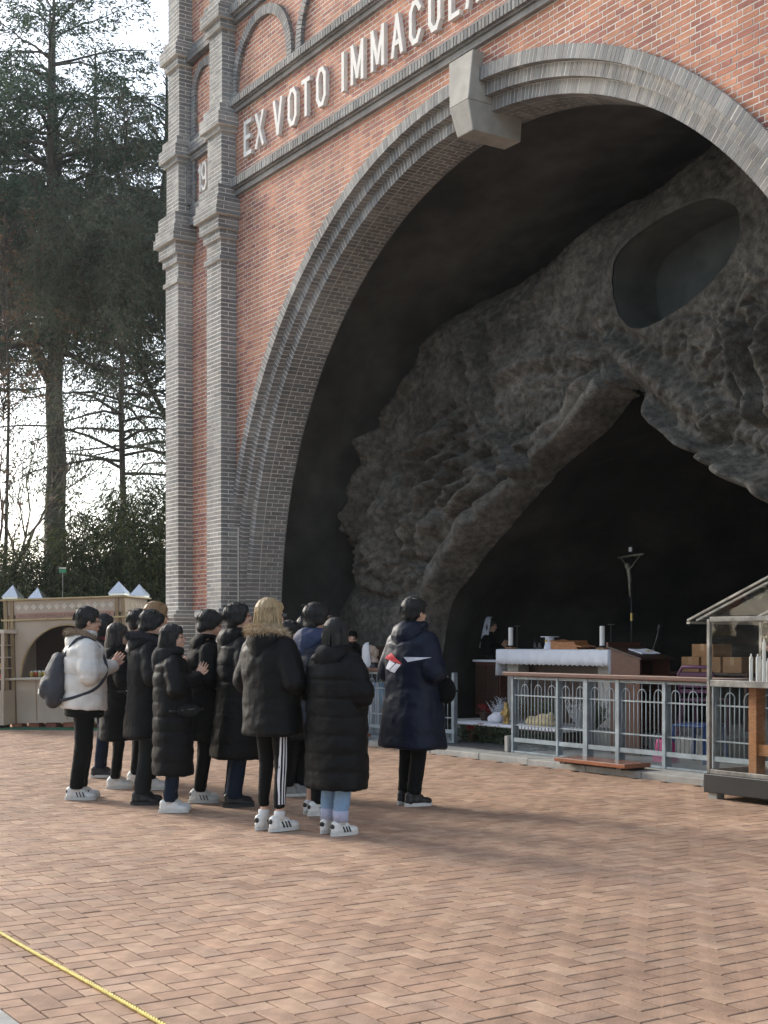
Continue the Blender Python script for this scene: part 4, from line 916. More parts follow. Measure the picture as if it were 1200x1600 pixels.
for k in range(15):
    x, y_ = .36+.075*(k%12)+rng.uniform(-.01,.01), .24+(.12 if k >= 12 else 0)
    p = kM @ Vector((x, y_-.02, .822)); c = empty('votive_light', p); col = [(.65,.45,.08),(.5,.08,.04),(.55,.5,.2)][k%3]
    m = MB(); m.lathe([(.026,0),(.03,.075),(.03,.08)], n=10); m.build('cup', mat('cup_%d' % (k%3), col, .3), c, True); m = MB(); m.lathe([(.02,.0801),(.014,.105)], n=8); m.build('wax', M_wax, c)
    tag(c, '%s votive light on the beige kiosk counter, %s from left in %s row' % (('amber','red','yellow')[k%3], ORD[k%12], 'front' if k < 12 else 'back'), 'votive light', 'votive lights on the kiosk counter')
gm = MB(); gm.box(-.25,1.9,-.62,-.14,.003,.014); o = gm.build('green_mat', mat('green_carpet', (.02,.13,.07), .95, vary=.2, scale=30, bump=.5, bscale=200)); o.location = kp; o.rotation_euler = (0,0,kz); tag(o, 'green carpet strip on the ground before the beige kiosk', 'mat')
# glass display cabinet cut by the left edge
cp = at(11, 1005, 21.9); cp.z = 0; cbn = tag(empty('display_cabinet', cp-kd*.06, kz), 'beige glazed display cabinet cut by the left edge of the view', 'cabinet')
m = MB(); m.box(-1.0,0,.0,.5,.06,.62); bevel(m.build('lower_cupboard', M_beige, cbn), .006); m = MB(); m.box(-1.02,.02,-.02,.52,1.56,1.62); bevel(m.build('top', M_cream, cbn), .006)
m = MB(); m.box(-.98,-.02,.46,.5,.621,1.559); m.build('back_panel', M_woodd, cbn)
for x in (-.98,-.02): m = MB(); m.box(x-.025,x+.025,.0,.04,.621,1.559); m.build('frame_post', M_beige, cbn)
for z in (.80,.98,1.16,1.36): m = MB(); m.box(-.95,-.05,.03,.45,z,z+.012); m.build('shelf', M_cream, cbn)
m = MB(); m.box(-.94,-.06,.012,.016,.63,1.55,skip=(0,1,3,4,5)); m.build('pane', M_glass, cbn, flip=False); m = MB(); m.box(-.9,-.1,.01,.49,.0,.059); m.build('plinth', M_woodd, cbn)
for x in (-.75,-.25): m = MB(); m.box(x-.2,x+.2,-.012,-.001,.1,.58); m.build('door', M_cream, cbn)
cM = cbn.matrix_basis.copy()
for k in range(10):
    z = (.812,.992,1.172,1.372)[k%4]; p = cM @ Vector((-.10-.06*(k//2)-.01*k, .12, z+.002)); m = MB(); m.lathe([(.022,0),(.026,.05),(.016,.075)], n=8); o = m.build('souvenir_candle', mat('souvenir_%d' % (k%4), [(.6,.1,.08),(.6,.45,.1),(.2,.4,.55),(.6,.6,.6)][k%4], .4), None, True); o.location = p
    tag(o, 'small %s candle in the display cabinet, on the %s shelf, %s from its edge' % (('red','yellow','blue','white')[k%4], ('lowest','second','third','top')[k%4], ORD[k//4]), 'candle', 'candles in the display cabinet')
# little green sign on a stick in the hedge
sp = at(98, 892, 24.4); r = tag(empty('garden_sign', (sp.x, sp.y, 0)), 'small green sign on a thin stick above the kiosk', 'sign'); m = MB(); m.tube([(0,0,-.06),(0,0,sp.z)], .008, 6); m.build('stick', M_alu, r)
m = MB(); m.bar(Vector((0,0,sp.z))-RT*.06, Vector((0,0,sp.z))+RT*.06, .012, .07); m.build('plate', mat('sign_green', (.05,.25,.13), .5), r); m = MB(); m.bar(Vector((0,0,sp.z+.052))-RT*.06, Vector((0,0,sp.z+.052))+RT*.06, .012, .022); m.build('header', M_cream, r)
# yellow twisted rope along the front edge of the paving
rp = MB(); 
for s in range(3):
    pts = []
    for i in range(420):
        x = 3.0+i*8.2/419; ph = x*2*math.pi/.075+s*2*math.pi/3
        y_ = -7.07+.03*math.sin(x*.7)+.012*math.sin(x*1.9); pts.append((x, y_+.005*math.cos(ph), .012+.005*math.sin(ph)))
    rp.tube(pts, .0052, 5)
tag(rp.build('rope', mat('yellow_rope', (.62,.50,.11), .6, vary=.15, scale=30), None, True, flip=False), 'yellow twisted rope lying along the front edge of the paving', 'rope')
# painted statue of a kneeling woman looking up, behind the short fence
# ------------------------------------------------------------------ people
M_skin = mat('skin', (.56,.335,.235), .55, vary=.06, scale=14); M_skin.node_tree.nodes['Principled BSDF'].inputs['Subsurface Weight'].default_value = .08
M_hairb = mat('black_hair', (.0040,.0036,.0035), .55, vary=.5, scale=30, stretch=(9,9,.8), bump=.6, bscale=30)
M_hairbr = mat('dyed_brown_hair', (.25,.145,.06), .5, vary=.4, scale=30, stretch=(9,9,.8), bump=.6, bscale=30)
M_hairbl = mat('dyed_blonde_hair', (.36,.255,.13), .5, vary=.45, scale=26, stretch=(9,9,.7), bump=.6, bscale=30)
M_hairg = mat('dark_brown_hair', (.014,.010,.008), .45, vary=.5, scale=30, stretch=(9,9,.8), bump=.6, bscale=30)
def cloth(name, col, rough=.75, b=.5, bs=24):
    return mat(name, col, rough, vary=.12, scale=7, bump=min(1, b*1.2), bscale=bs, spec=.20, stretch=(1,1,1.6))
C_black = cloth('black_nylon', (.0026,.0030,.0038), .62, .35, 22); C_black2 = cloth('black_cotton', (.0030,.0032,.0036), .8); C_navy = cloth('navy_nylon', (.0055,.0095,.023), .5, .35, 20)
C_navyb = cloth('blue_navy', (.035,.05,.10), .65); C_white = cloth('white_nylon', (.70,.67,.62), .6, .35, 18); C_char = cloth('charcoal_cotton', (.014,.0155,.017), .85)
C_denim = cloth('light_denim', (.21,.32,.46), .85, .5, 80); C_denimd = cloth('dark_denim', (.011,.018,.036), .85, .5, 80); C_cuff = cloth('pale_denim', (.42,.44,.58), .85)
C_grey = cloth('grey_nylon', (.055,.058,.066), .7); C_yellow = cloth('yellow_knit', (.65,.42,.05), .85); C_pink = cloth('pink_knit', (.55,.06,.08), .85)
M_shoew = mat('white_leather', (.72,.71,.68), .45, vary=.05); M_shoeb = mat('black_leather', (.014,.014,.016), .5); M_shoeg = mat('grey_suede', (.28,.28,.27), .8)
M_shoep = mat('blush_leather', (.66,.45,.44), .5); M_sole = mat('rubber_sole', (.6,.59,.56), .7); M_soled = mat('dark_sole', (.03,.03,.032), .7); M_sock = cloth('white_sock', (.7,.7,.7), .9)
M_fur = mat('beige_fur', None, .9, palette=[(.42,.31,.19),(.52,.41,.27),(.33,.23,.14),(.58,.48,.35)], vary=.15)
M_furd = mat('brown_fur', None, .9, palette=[(.20,.14,.085),(.14,.095,.06),(.28,.21,.14),(.34,.27,.19)], vary=.15); M_furn = mat('dark_fur', None, .9, palette=[(.012,.014,.02),(.02,.024,.034),(.03,.034,.045)], vary=.15)
M_eye = mat('dark_eye', (.01,.008,.007), .2); M_lip = mat('lips', (.42,.17,.14), .5)
NECK = Vector((-.015, 0, 1.46)); HC = Vector((.005, 0, 1.590))
def head_rot(p, y): return Matrix.Rotation(y, 3, 'Z') @ Matrix.Rotation(-p, 3, 'Y')
ARM = {'pray': ((.0,.265,1.12), (.225,.055,1.185), (.30,.012,1.29)), 'low': ((-.03,.28,1.10), (.20,.075,1.00), (.27,.02,.99)), 'chest': ((.01,.27,1.13), (.215,.06,1.23), (.27,.015,1.33))}
def add_head(mb, Rm, off=Vector((0,0,0))):
    E_ = lambda c, r: mb.ell(NECK+Rm @ (HC-NECK+Vector(c))+off, r, Rm)
    Cn = lambda a, b, r0, r1: mb.cone(NECK+Rm @ (HC-NECK+Vector(a))+off, NECK+Rm @ (HC-NECK+Vector(b))+off, r0, r1)
    E_((-.012,0,.012), (.094,.076,.100)); E_((.028,0,-.040), (.064,.061,.078)); E_((.062,0,-.092), (.026,.028,.020)); E_((.045,0,.02), (.05,.06,.05))
    Cn((.088,0,.004), (.106,0,-.030), .009, .013); E_((.092,0,-.062), (.012,.022,.007)); E_((.089,0,-.074), (.012,.019,.007)); E_((.082,.028,.016), (.012,.022,.007)); E_((.082,-.028,.016), (.012,.022,.007))
    E_((.062,.036,-.035), (.026,.022,.024)); E_((.062,-.036,-.035), (.026,.022,.024))
    for s in (-1,1): E_((-.004,s*.079,-.018), (.019,.009,.031))
    Cn((-.03,0,-.07), (-.02,0,-.20), .052, .056)
def add_hand(mb, W_, T_, s):                          # wrist, finger-tip direction; palm and five fingers
    W_, T_ = Vector(W_), Vector(T_); d = (T_-W_).normalized(); n_ = Vector((0,-s,0)); n_ = (n_-d*n_.dot(d)).normalized(); a = d.cross(n_)
    if a.x < 0: a = -a                               # index side up/forward
    mb.cone(W_, W_+d*.035, .026, .028); mb.ell(W_+d*.055, (.036,.015,.042), Matrix((a, n_, d)).transposed())
    for k, (L_, o_) in enumerate(((.066,.033),(.075,.0115),(.070,-.0105),(.055,-.031))):
        p0 = W_+d*.085+a*o_; p1 = p0+d*L_*.55+a*o_*.08+n_*.002; p2 = p1+d*L_*.45+n_*.010; mb.cone(p0, p1, .0080, .0070, 8); mb.cone(p1, p2, .0070, .0058, 8)
    t0 = W_+d*.030+a*.030; t1 = t0+d*.035+a*.022; mb.cone(t0, t1, .012, .0095, 8); mb.cone(t1, t1+d*.03+a*.006, .0095, .0075, 8)
_body = {}
def body_mesh(arm, p, y):
    k = (arm, p, y)
    if k in _body: return _body[k]
    mb = MB(); Rm = head_rot(p, y); add_head(mb, Rm)
    mb.cone((-.02,0,1.42), (0,0,1.12), .095, .10); mb.cone((0,0,1.12), (0,0,.92), .10, .11)
    for s in (-1,1):
        e, w, t = [Vector((q[0], q[1]*s, q[2])) for q in ARM[arm]]
        mb.cone((-.01,s*.16,1.37), e, .042, .036); mb.cone(e, w, .036, .026); add_hand(mb, w+(t-w)*.12, t, s)
        mb.cone((0,s*.085,.90), (.01,s*.085,.48), .055, .036); mb.cone((.01,s*.085,.48), (-.02,s*.085,.10), .036, .030); mb.cone((-.02,s*.085,.06), (.07,s*.085,.045), .03, .026)
    _body[k] = fuse(mb, .0085 if arm == 'low' else .0058, 2, name='body'); return _body[k]
def loft_rings(rings, n=28):
    mb = MB()
    for z, cx, rx, ry in rings:
        for k in range(n): t = 2*math.pi*k/n; c_, s_ = math.cos(t), math.sin(t); mb.v.append((cx+rx*abs(c_)**.85*(1 if c_ > 0 else -1), ry*abs(s_)**.85*(1 if s_ > 0 else -1), z))
    m = len(rings)
    for i in range(m-1):
        for k in range(n): k2 = (k+1)%n; mb.f.append((i*n+k, i*n+k2, (i+1)*n+k2, (i+1)*n+k))
    mb.f.append(tuple(reversed(range(n)))); mb.f.append(tuple((m-1)*n+k for k in range(n))); return mb
def coat_mesh(arm, hem, puff, fat=0., pitch=.115, flare=.02, seed=0):
    f = fat
    rg = [(hem, 0, .150+flare+f, .205+flare+f), (hem+.02, 0, .158+flare+f, .214+flare+f)]
    if hem < .7: rg.append(((hem+.95)/2, 0, .158+flare*.6+f, .21+flare*.5+f))
    rg += [(.95, .0, .150+f, .205+f), (1.08, -.005, .148+f, .20+f), (1.22, -.008, .150+f, .208+f), (1.33, -.012, .135+f, .205+f*.8), (1.395, -.015, .105+f*.5, .155), (1.44, -.012, .078, .088), (1.475, -.008, .072, .078)]
    mb = loft_rings(rg)
    for s in (-1,1):
        e, w, t = [Vector((q[0], q[1]*s, q[2])) for q in ARM[arm]]
        mb.cone((-.012,s*.165,1.335), e, .080+f*.6, .072+f*.6); mb.cone(e, w+(t-w)*.05, .070+f*.5, .050+f*.3)
    def disp(co, no):
        p = co*6+Vector((seed*3.1, 0, 0)); d = mnoise.noise(Vector((p.x, p.y, p.z*1.8)))*.009+mnoise.noise(p*2.6)*.005
        if puff:
            ph = (co.z-hem)/pitch; q = abs(math.sin(math.pi*ph)); d += puff*(q**.32-.8)
            d += mnoise.noise(Vector((co.x*26+seed, co.y*26, co.z*7)))*.0045*(1-q)
        return co+no*d
    return fuse(mb, .012, 2, disp, 'coat')
def trouser_mesh(r0=.085, r1=.066, r2=.055, top=.95, bot=.10, seed=0, step=.0):
    mb = MB(); mb.ell((0,0,top-.05), (.13,.165,.12))
    for s in (-1,1):
        k = s*step; mb.cone((-.005,s*.085,top-.09), (.012+k*.5,s*.087,.49), r0, r1); mb.cone((.012+k*.5,s*.087,.49), (-.02+k,s*.088,bot+r2), r1, r2); mb.lathe([(r2*.9,0),(r2*1.02,.03),(r2,.09)], (-.02+k,s*.088,bot), 14)
    def disp(co, no):
        w = max(0, 1-abs(co.z-.47)/.12)+max(0, 1-abs(co.z-bot)/.22); p = Vector((co.x*8, co.y*8+seed, co.z*22)); return co+no*(mnoise.noise(p)*.008*w+mnoise.noise(p*.4)*.004)
    return fuse(mb, .013, 2, disp, 'trousers')
_shoe = {}
def shoe_meshes(kind_):
    if kind_ in _shoe: return _shoe[kind_]
    mb = MB(); mb.ell((-.055,0,.045), (.045,.038,.045)); mb.ell((-.055,0,.085), (.044,.037,.035)); mb.ell((.02,0,.05), (.075,.040,.045)); mb.ell((.095,0,.038), (.072,.045,.034)); mb.cone((-.03,0,.09), (.05,0,.07), .034, .03)
    if kind_ == 'high': mb.cone((-.045,0,.08), (-.045,0,.13), .042, .045)
    up = fuse(mb, .009, 2, name='upper'); so = MB(); out = []
    for k in range(26):
        t = 2*math.pi*k/26; c_, s_ = math.cos(t), math.sin(t); out.append((.03+.138*c_, (.040+.010*max(0,c_))*s_))
    so.prism(out, lambda x, y: (x, y, 0), lambda x, y: (x*1.0, y, .028)); _shoe[kind_] = (up, so.mesh('sole')); return _shoe[kind_]
def hair_mesh(style, length=.3, seed=0, fringe=True):
    mb = MB(); E_ = lambda c, r: mb.ell(c, r); th = .004
    E_((-.020,0,.034), (.105+th,.088+th,.096+th)); E_((-.052,0,-.015), (.066,.078,.080))
    if fringe: E_((.052,0,.066), (.042,.070,.040)); E_((.070,.02,.050), (.024,.045,.026)); E_((.068,-.03,.052), (.024,.04,.026))
    for s in (-1,1): E_((.005,s*.070,.030), (.048,.022,.045))
    if style == 'short':
        E_((-.062,0,-.055), (.045,.062,.035))
        for s in (-1,1): E_((-.03,s*.070,-.005), (.045,.018,.045))
    if style == 'bowl':
        for s in (-1,1): E_((-.02,s*.074,-.01), (.062,.022,.05)); E_((.045,s*.055,.045), (.03,.03,.04))
        E_((-.07,0,-.05), (.05,.07,.05))
    if style == 'long':
        for y in (-.055,-.02,.02,.055): mb.cone((-.065,y,-.01), (-.085-rng.uniform(0,.02),y*1.25,-length*rng.uniform(.9,1.05)), .042, .022)
        for s in (-1,1): mb.cone((-.01,s*.080,.03), (-.035,s*.10,-length*.85), .026, .018); mb.cone((.02,s*.076,.03), (.0,s*.090,-length*.5), .018, .012)
    def disp(co, no):
        a = math.atan2(co.y, co.x+.02); w = mnoise.noise(Vector((a*3, co.z*2, seed)))*.6
        d = mnoise.noise(Vector(((a+w*.2)*9, co.z*2.5, seed)))*.006+mnoise.noise(Vector(((a+w*.2)*24, co.z*4, seed+4)))*.003; return co+no*d
    me = fuse(mb, .008, 2, disp, 'hair')
    ex = MB(); r_ = random.Random(seed)
    if style == 'long':
        for k in range(240):
            t = r_.uniform(R(55), R(305)); a0 = Vector((-.02+.10*math.cos(t), .092*math.sin(t), r_.uniform(.0,.07))); tip = Vector((a0.x*1.05-.02, a0.y*1.12+r_.uniform(-.02,.02), -length*r_.uniform(.75,1.12)))
            mid = (a0+tip)/2+Vector((r_.uniform(-.012,.004), a0.y*.12, 0)); ex.tube([a0, mid, tip], [.0042,.0036,.0008], 3, cap=False)
    else:
        for k in range(260):
            t = r_.uniform(0, 6.28); ph = r_.uniform(.0,1.0); a0 = Vector((-.02+.10*math.cos(t)*math.cos(ph), .088*math.sin(t)*math.cos(ph), .034+.095*math.sin(ph))); d = Vector((a0.x*r_.uniform(.02,.16)-.006, a0.y*r_.uniform(.02,.18), -.045-.03*r_.random())) if ph < .8 else Vector((r_.uniform(-.05,.05), r_.uniform(-.05,.05), -.005))
            ex.tube([a0, a0+d*.5+(a0*.05), a0+d], [.0042,.0036,.0008], 3, cap=False)
    bm = bmesh.new(); bm.from_mesh(me); me2 = ex.mesh('x', True); bm.from_mesh(me2); bm.to_mesh(me); bm.free(); return me
def fur_rim(curve, n, L_, seed, rad=.028):
    mb = MB(); r_ = random.Random(seed); P = [Vector(p) for p in smooth_pl(curve, 8)]
    mb.tube(P, rad, 8)
    for k in range(n):
        i = r_.randrange(len(P)-1); p = P[i].lerp(P[i+1], r_.random()); tg = (P[i+1]-P[i]).normalized(); d = Vector((r_.gauss(0,1),r_.gauss(0,1),r_.gauss(.25,1))); d = (d-tg*d.dot(tg)*.6).normalized(); s_ = d.orthogonal().normalized()
        a0 = p+d*rad*.7; l_ = L_*r_.uniform(.5,1.15); tip = a0+d*l_+Vector((r_.uniform(-1,1),r_.uniform(-1,1),-.6))*l_*.25; w = .0036; b0 = len(mb.v); q = d.cross(s_)
        mb.v += [tuple(a0+s_*w), tuple(a0-s_*w*.5+q*w*.85), tuple(a0-s_*w*.5-q*w*.85), tuple(tip)]; mb.f += [(b0,b0+1,b0+3),(b0+1,b0+2,b0+3),(b0+2,b0,b0+3)]
    return mb
from mathutils.bvhtree import BVHTree
def decal(mesh, polys, axis, sign, off=.004):
    """flat print: polygons drawn in the plane across axis and laid on the mesh surface"""
    bm = bmesh.new(); bm.from_mesh(mesh); tr_ = BVHTree.FromBMesh(bm); bm.free(); out = bmesh.new()
    for poly in polys:
        b = bmesh.new(); f = b.faces.new([b.verts.new((q[0], q[1], 0)) for q in poly]); bmesh.ops.triangulate(b, faces=b.faces[:])
        for _ in range(3): bmesh.ops.subdivide_edges(b, edges=[e for e in b.edges if e.calc_length() > .02], cuts=1, use_grid_fill=True); bmesh.ops.triangulate(b, faces=b.faces[:])
        for v in b.verts:
            a_, z = v.co.x, v.co.y
            o = Vector((sign*1.0, a_, z)) if axis == 'x' else Vector((a_, sign*1.0, z)); d = Vector((-sign,0,0)) if axis == 'x' else Vector((0,-sign,0))
            hit = tr_.ray_cast(o, d); v.co = (hit[0] if hit[0] is not None else o+d*.85)-d*off
        t = bpy.data.meshes.new('t'); b.to_mesh(t); b.free(); out.from_mesh(t); bpy.data.meshes.remove(t)
    me = bpy.data.meshes.new('print'); out.to_mesh(me); out.free(); return me
GAZE = Vector((1.6, 2.2, 0))
def person(px, py, h, label, head=0., hp=.08, hy=0., arm='pray', hair=('short',), hmat=None, coat=None, ccol=None, trs=None, tcol=None, shoe='low', smat=None, solem=None, hood=None, hcol=None, fur=None, furm=None, foot=.02, stripes=None, z0=0., pos=None, heading=None, glasses=False, seed=0, cuff=None, ankle=False, group='young visitors standing in a group'):
    hp = min((-.18, -.02, .06, .2), key=lambda q: abs(q-hp))
    p = Vector((pos[0], pos[1], z0)) if pos is not None else ground_at(px, py, z0); p.z = z0
    ang = math.atan2(GAZE.y-p.y, GAZE.x-p.x)+R(head) if heading is None else R(heading)
    r = tag(empty('person', p, ang), label, 'person', group); s = h/1.705; r.rotation_euler = (R(1.2*math.sin(seed*2.3)), R(.9+1.1*math.sin(seed*1.7)), ang); r.scale = (s,s,s); Rm = head_rot(hp, hy); out = {'root': r}
    bd = link('body', body_mesh(arm, hp, hy), M_skin, r); out['body'] = bd
    def headpart(name, me, m):
        o = link(name, me, m, r); o.location = NECK+Rm @ (HC-NECK); o.rotation_euler = Rm.to_euler(); return o
    if hair: out['hair'] = headpart('hair', hair_mesh(hair[0], *(hair[1:]), seed=seed), hmat or M_hairb)
    for s_ in (-1,1):
        m = MB(); m.ell((.084, s_*.031, -.002), (.008,.013,.0055), nu=10, nv=6); headpart('eye', m.mesh('eye', True), M_eye)
        m = MB(); m.tube([(.090,s_*.014,.019),(.090,s_*.032,.025),(.078,s_*.050,.021)], .0035, 5); headpart('eyebrow', m.mesh('b', True), M_hairb)
    m = MB(); m.ell((.099,0,-.067), (.006,.020,.007), nu=10, nv=6); headpart('lips', m.mesh('lips', True), M_lip)
    if glasses:
        m = MB()
        for s_ in (-1,1): m.tube([(.110, s_*.034+.024*math.cos(t/10*6.283), -.004+.021*math.sin(t/10*6.283)) for t in range(11)], .002, 5); m.tube([(.108,s_*.058,.0),(.0,s_*.083,.004)], .002, 5)
        m.tube([(.112,-.012,0),(.112,.012,0)], .002, 5); headpart('glasses', m.mesh('g', True), M_alu)
    if coat: me = coat_mesh(arm, seed=seed, **coat); out['coat'] = link('coat', me, ccol, r)
    tm_ = trouser_mesh(*(trs or ()), seed=seed, step=foot); out['trousers'] = link('trousers', tm_, tcol, r)
    up, so = shoe_meshes(shoe)
    for s_ in (-1,1):
        sh_ = link('shoe', up, smat, r); sh_.location = (-.01+s_*foot, s_*.088, .002); sh_.rotation_euler = (0,0,s_*R(7)); link('sole', so, solem or M_sole, sh_)
        if stripes:
            for sd in (-1,1):
                for k in range(3): m = MB(); m.bar((.005+.028*k, sd*.0415, .028),(-.012+.028*k, sd*.036, .072), .009, .011, up=(0,1,0)); m.build('stripe', stripes, sh_)
            m = MB(); m.ell((-.093,0,.075),(.010,.024,.020)); m.build('heel_tab', stripes, sh_, True)
        if ankle: m = MB(); m.lathe([(.040,.085),(.042,.13),(.040,.15)], n=14); o = m.build('sock', M_sock, r, True); o.location = (-.02+s_*foot, s_*.088, 0)
        if cuff: m = MB(); m.lathe([(.062,0),(.064,.085),(.060,.09)], n=18); o = m.build('trouser_cuff', cuff, r, True); o.location = (-.02+s_*foot, s_*.088, (trs or (0,0,0,0,.1))[4]-.005)
    if hood:
        mb = MB(); k = hood
        mb.ell((-.105,0,1.395), (.075*k,.135,.095*k)); mb.ell((-.075,.07,1.42), (.07*k,.075,.07*k)); mb.ell((-.075,-.07,1.42), (.07*k,.075,.07*k)); mb.ell((-.12,0,1.33), (.06*k,.10,.08*k))
        mb.tube([(.075*math.cos(t)-.012, .098*math.sin(t), 1.455+(.02 if abs(t) > 1.5 else 0)) for t in [2*math.pi*q/16 for q in range(17)]], .032*k, 8)
        dfn = lambda co, no: co+no*(mnoise.noise(Vector((co.x*14, co.y*14+seed, co.z*9)))*.010+mnoise.noise(co*30)*.004)
        out['hood'] = link('hood', fuse(mb, .013, 2, dfn, 'hood'), hcol or ccol, r)
    if fur:
        cv = [(.06,.105,1.42),(-.02,.125,1.465),(-.11,.105,1.485),(-.165,.04,1.478),(-.165,-.04,1.478),(-.11,-.105,1.485),(-.02,-.125,1.465),(.06,-.105,1.42)]
        out['fur_trim'] = fur_rim(cv, 2600, fur*.85, seed).build('fur_trim', furm, r, flip=False)
    return out
# 1 boy in white with backpack
P1 = person(126, 1248, 1.72, 'boy in a white padded jacket with fur hood, grey backpack and palms pressed together', head=-6, hp=-.02, hair=('short',), coat=dict(hem=.80, puff=.010, fat=.045, pitch=.155, flare=.0), ccol=C_white, trs=(.102,.078,.062), tcol=C_black2, smat=M_shoew, stripes=M_shoeb, foot=.03, hood=1.05, fur=.035, furm=M_furd, seed=1, glasses=True, ankle=True)
hb = loft_rings([(.735,0,.168,.225),(.75,0,.176,.232),(.80,0,.178,.234)]); hbo = link('shirt_hem', fuse(hb, .02, 2), C_black2, P1['root'])
bp = tag(empty('backpack', P1['root'].location, P1['root'].rotation_euler.z), 'grey soft backpack worn by the boy in the white jacket', 'backpack'); bp.scale = P1['root'].scale; bp.rotation_euler = P1['root'].rotation_euler
mb = MB(); mb.ell((-.255,.02,1.06), (.095,.155,.20)); mb.ell((-.27,.02,.96), (.10,.16,.16)); mb.ell((-.24,.02,1.20), (.07,.12,.10)); mb.ell((-.345,.02,.98), (.05,.11,.10))
link('pack', fuse(mb, .013, 3, lambda co, no: co+no*(mnoise.noise(co*11)*.012+mnoise.noise(co*24)*.004)), C_grey, bp)
for s in (-1,1):
    m = MB(); m.tube(smooth_pl([(-.20,s*.09,1.27),(-.10,s*.135,1.42),(.02,s*.15,1.425),(.125,s*.165,1.30),(.16,s*.215,1.14),(.07,s*.245,1.0),(-.10,s*.225,.92),(-.22,s*.13,.88)], 5), .014, 6); m.build('strap', mat('dark_strap', (.03,.034,.045), .8), bp, True)
m = MB(); m.tube([(-.19,-.03,1.285),(-.20,0,1.315),(-.19,.05,1.285)], .008, 6); m.build('handle', M_shoeb, bp, True)
m = MB(); m.box(-.402,-.395,-.03,.03,.93,.97); m.build('patch', C_white, bp)
# 2,3 two girls behind him
P2 = person(160, 1214, 1.70, 'girl in black with dark hair and pink scarf half hidden behind the boy in white', head=8, hp=.0, arm='low', hair=('long',.22), coat=dict(hem=.62, puff=.008, fat=.01), ccol=C_black, tcol=C_denimd, smat=M_shoeb, seed=2)
m = MB(); m.tube([(.075*math.cos(q*.393)-.005, .085*math.sin(q*.393), 1.455) for q in range(17)], .03, 8); m.build('scarf', C_pink, P2['root'], True)
P3 = person(184, 1231, 1.585, 'girl in a black coat with very long loose black hair and white sneakers', head=2, hp=.0, hair=('long',.36), hmat=M_hairg, coat=dict(hem=.50, puff=.006, fat=.015), ccol=C_black2, tcol=C_black2, trs=(.08,.06,.052), smat=M_shoew, seed=3, hood=.8, hcol=C_black2, ankle=True)
# 4 boy with dark fur hood
P4 = person(226, 1256, 1.685, 'boy in a black coat with dark fur hood and charcoal trousers, head bowed', head=-12, hp=-.22, hair=('bowl',), coat=dict(hem=.58, puff=.004, fat=.025), ccol=C_black, tcol=C_char, trs=(.088,.072,.068), smat=M_shoeb, solem=M_soled, hood=1.1, fur=.04, furm=M_furn, seed=4)
# 5,6 two behind
P5 = person(237, 1233, 1.79, 'boy with dyed brown hair and a yellow collar at the back of the group', head=5, hp=-.05, arm='low', hair=('bowl',), hmat=M_hairbr, coat=dict(hem=.6, puff=.006, fat=.02), ccol=C_black, tcol=C_black2, smat=M_shoew, seed=5)
m = MB(); m.tube([(.08*math.cos(q*.393)-.02, .10*math.sin(q*.393), 1.45+(.02 if 4 < q < 12 else 0)) for q in range(17)], .032, 8); m.build('collar', C_yellow, P5['root'], True)
P6 = person(216, 1224, 1.73, 'dark haired boy mostly hidden behind the boy with dyed brown hair', head=6, hp=0, hair=('short',), coat=dict(hem=.6, puff=.006, fat=.015), ccol=C_navy, tcol=C_black2, smat=M_shoew, seed=6)
# 7 girl with glasses and raised hands
P7 = person(270, 1268, 1.55, 'girl in a long black padded coat with glasses and raised praying hands', head=-22, hp=.03, hy=-.15, arm='chest', hair=('long',.17), coat=dict(hem=.33, puff=.013, fat=.03, pitch=.135, flare=.0), ccol=C_black, tcol=C_denimd, trs=(.075,.06,.055), smat=M_shoew, hood=1.25, hcol=C_char, glasses=True, seed=7, ankle=True)
# 8 boy with stand-up collar
P8 = person(316, 1253, 1.69, 'boy in a black jacket with high collar looking down, third head from the blonde hair', head=-14, hp=-.16, hair=('bowl',), coat=dict(hem=.55, puff=.004, fat=.015), ccol=C_black2, tcol=C_black2, smat=M_shoew, stripes=M_shoeb, seed=8, hood=.75, arm='low')
# 9 tall boy looking up
P9 = person(368, 1259, 1.74, 'tall boy in a long black padded coat and dark blue jeans looking up', head=-14, hp=.20, hair=('bowl',), coat=dict(hem=.40, puff=.010, fat=.03, pitch=.13, flare=.03), ccol=C_black, tcol=C_denimd, trs=(.088,.075,.070,.95,.07), smat=M_shoeb, solem=M_soled, hood=1.15, seed=9, arm='low')
# 10 blonde girl
P10 = person(428, 1297, 1.725, 'girl with long dyed blonde hair, beige fur hood and three striped black leggings', head=-2, hp=.06, hair=('long',.24), hmat=M_hairbl, coat=dict(hem=.70, puff=.003, fat=.03, flare=.005), ccol=C_black, tcol=C_black2, trs=(.078,.058,.043,.95,.17), smat=M_shoew, stripes=M_shoeb, hood=1.2, fur=.055, furm=M_fur, seed=10, ankle=True, arm='low', foot=.0)
tmh = P10['trousers'].data
sp_ = [[(.018+.015*k-.0045, .20), (.018+.015*k+.0045, .20), (.022+.015*k+.0045, .49), (.012+.015*k+.0045, .70), (.012+.015*k-.0045, .70), (.022+.015*k-.0045, .49)] for k in (-2.2,-.9,.4)]
link('stripe', decal(tmh, [[(x-.02-.030*(1-(z-.2)/.5)*.6, z) for x, z in q] for q in sp_], 'y', -1, .003), mat('white_print', (.75,.75,.78), .7), P10['trousers'])
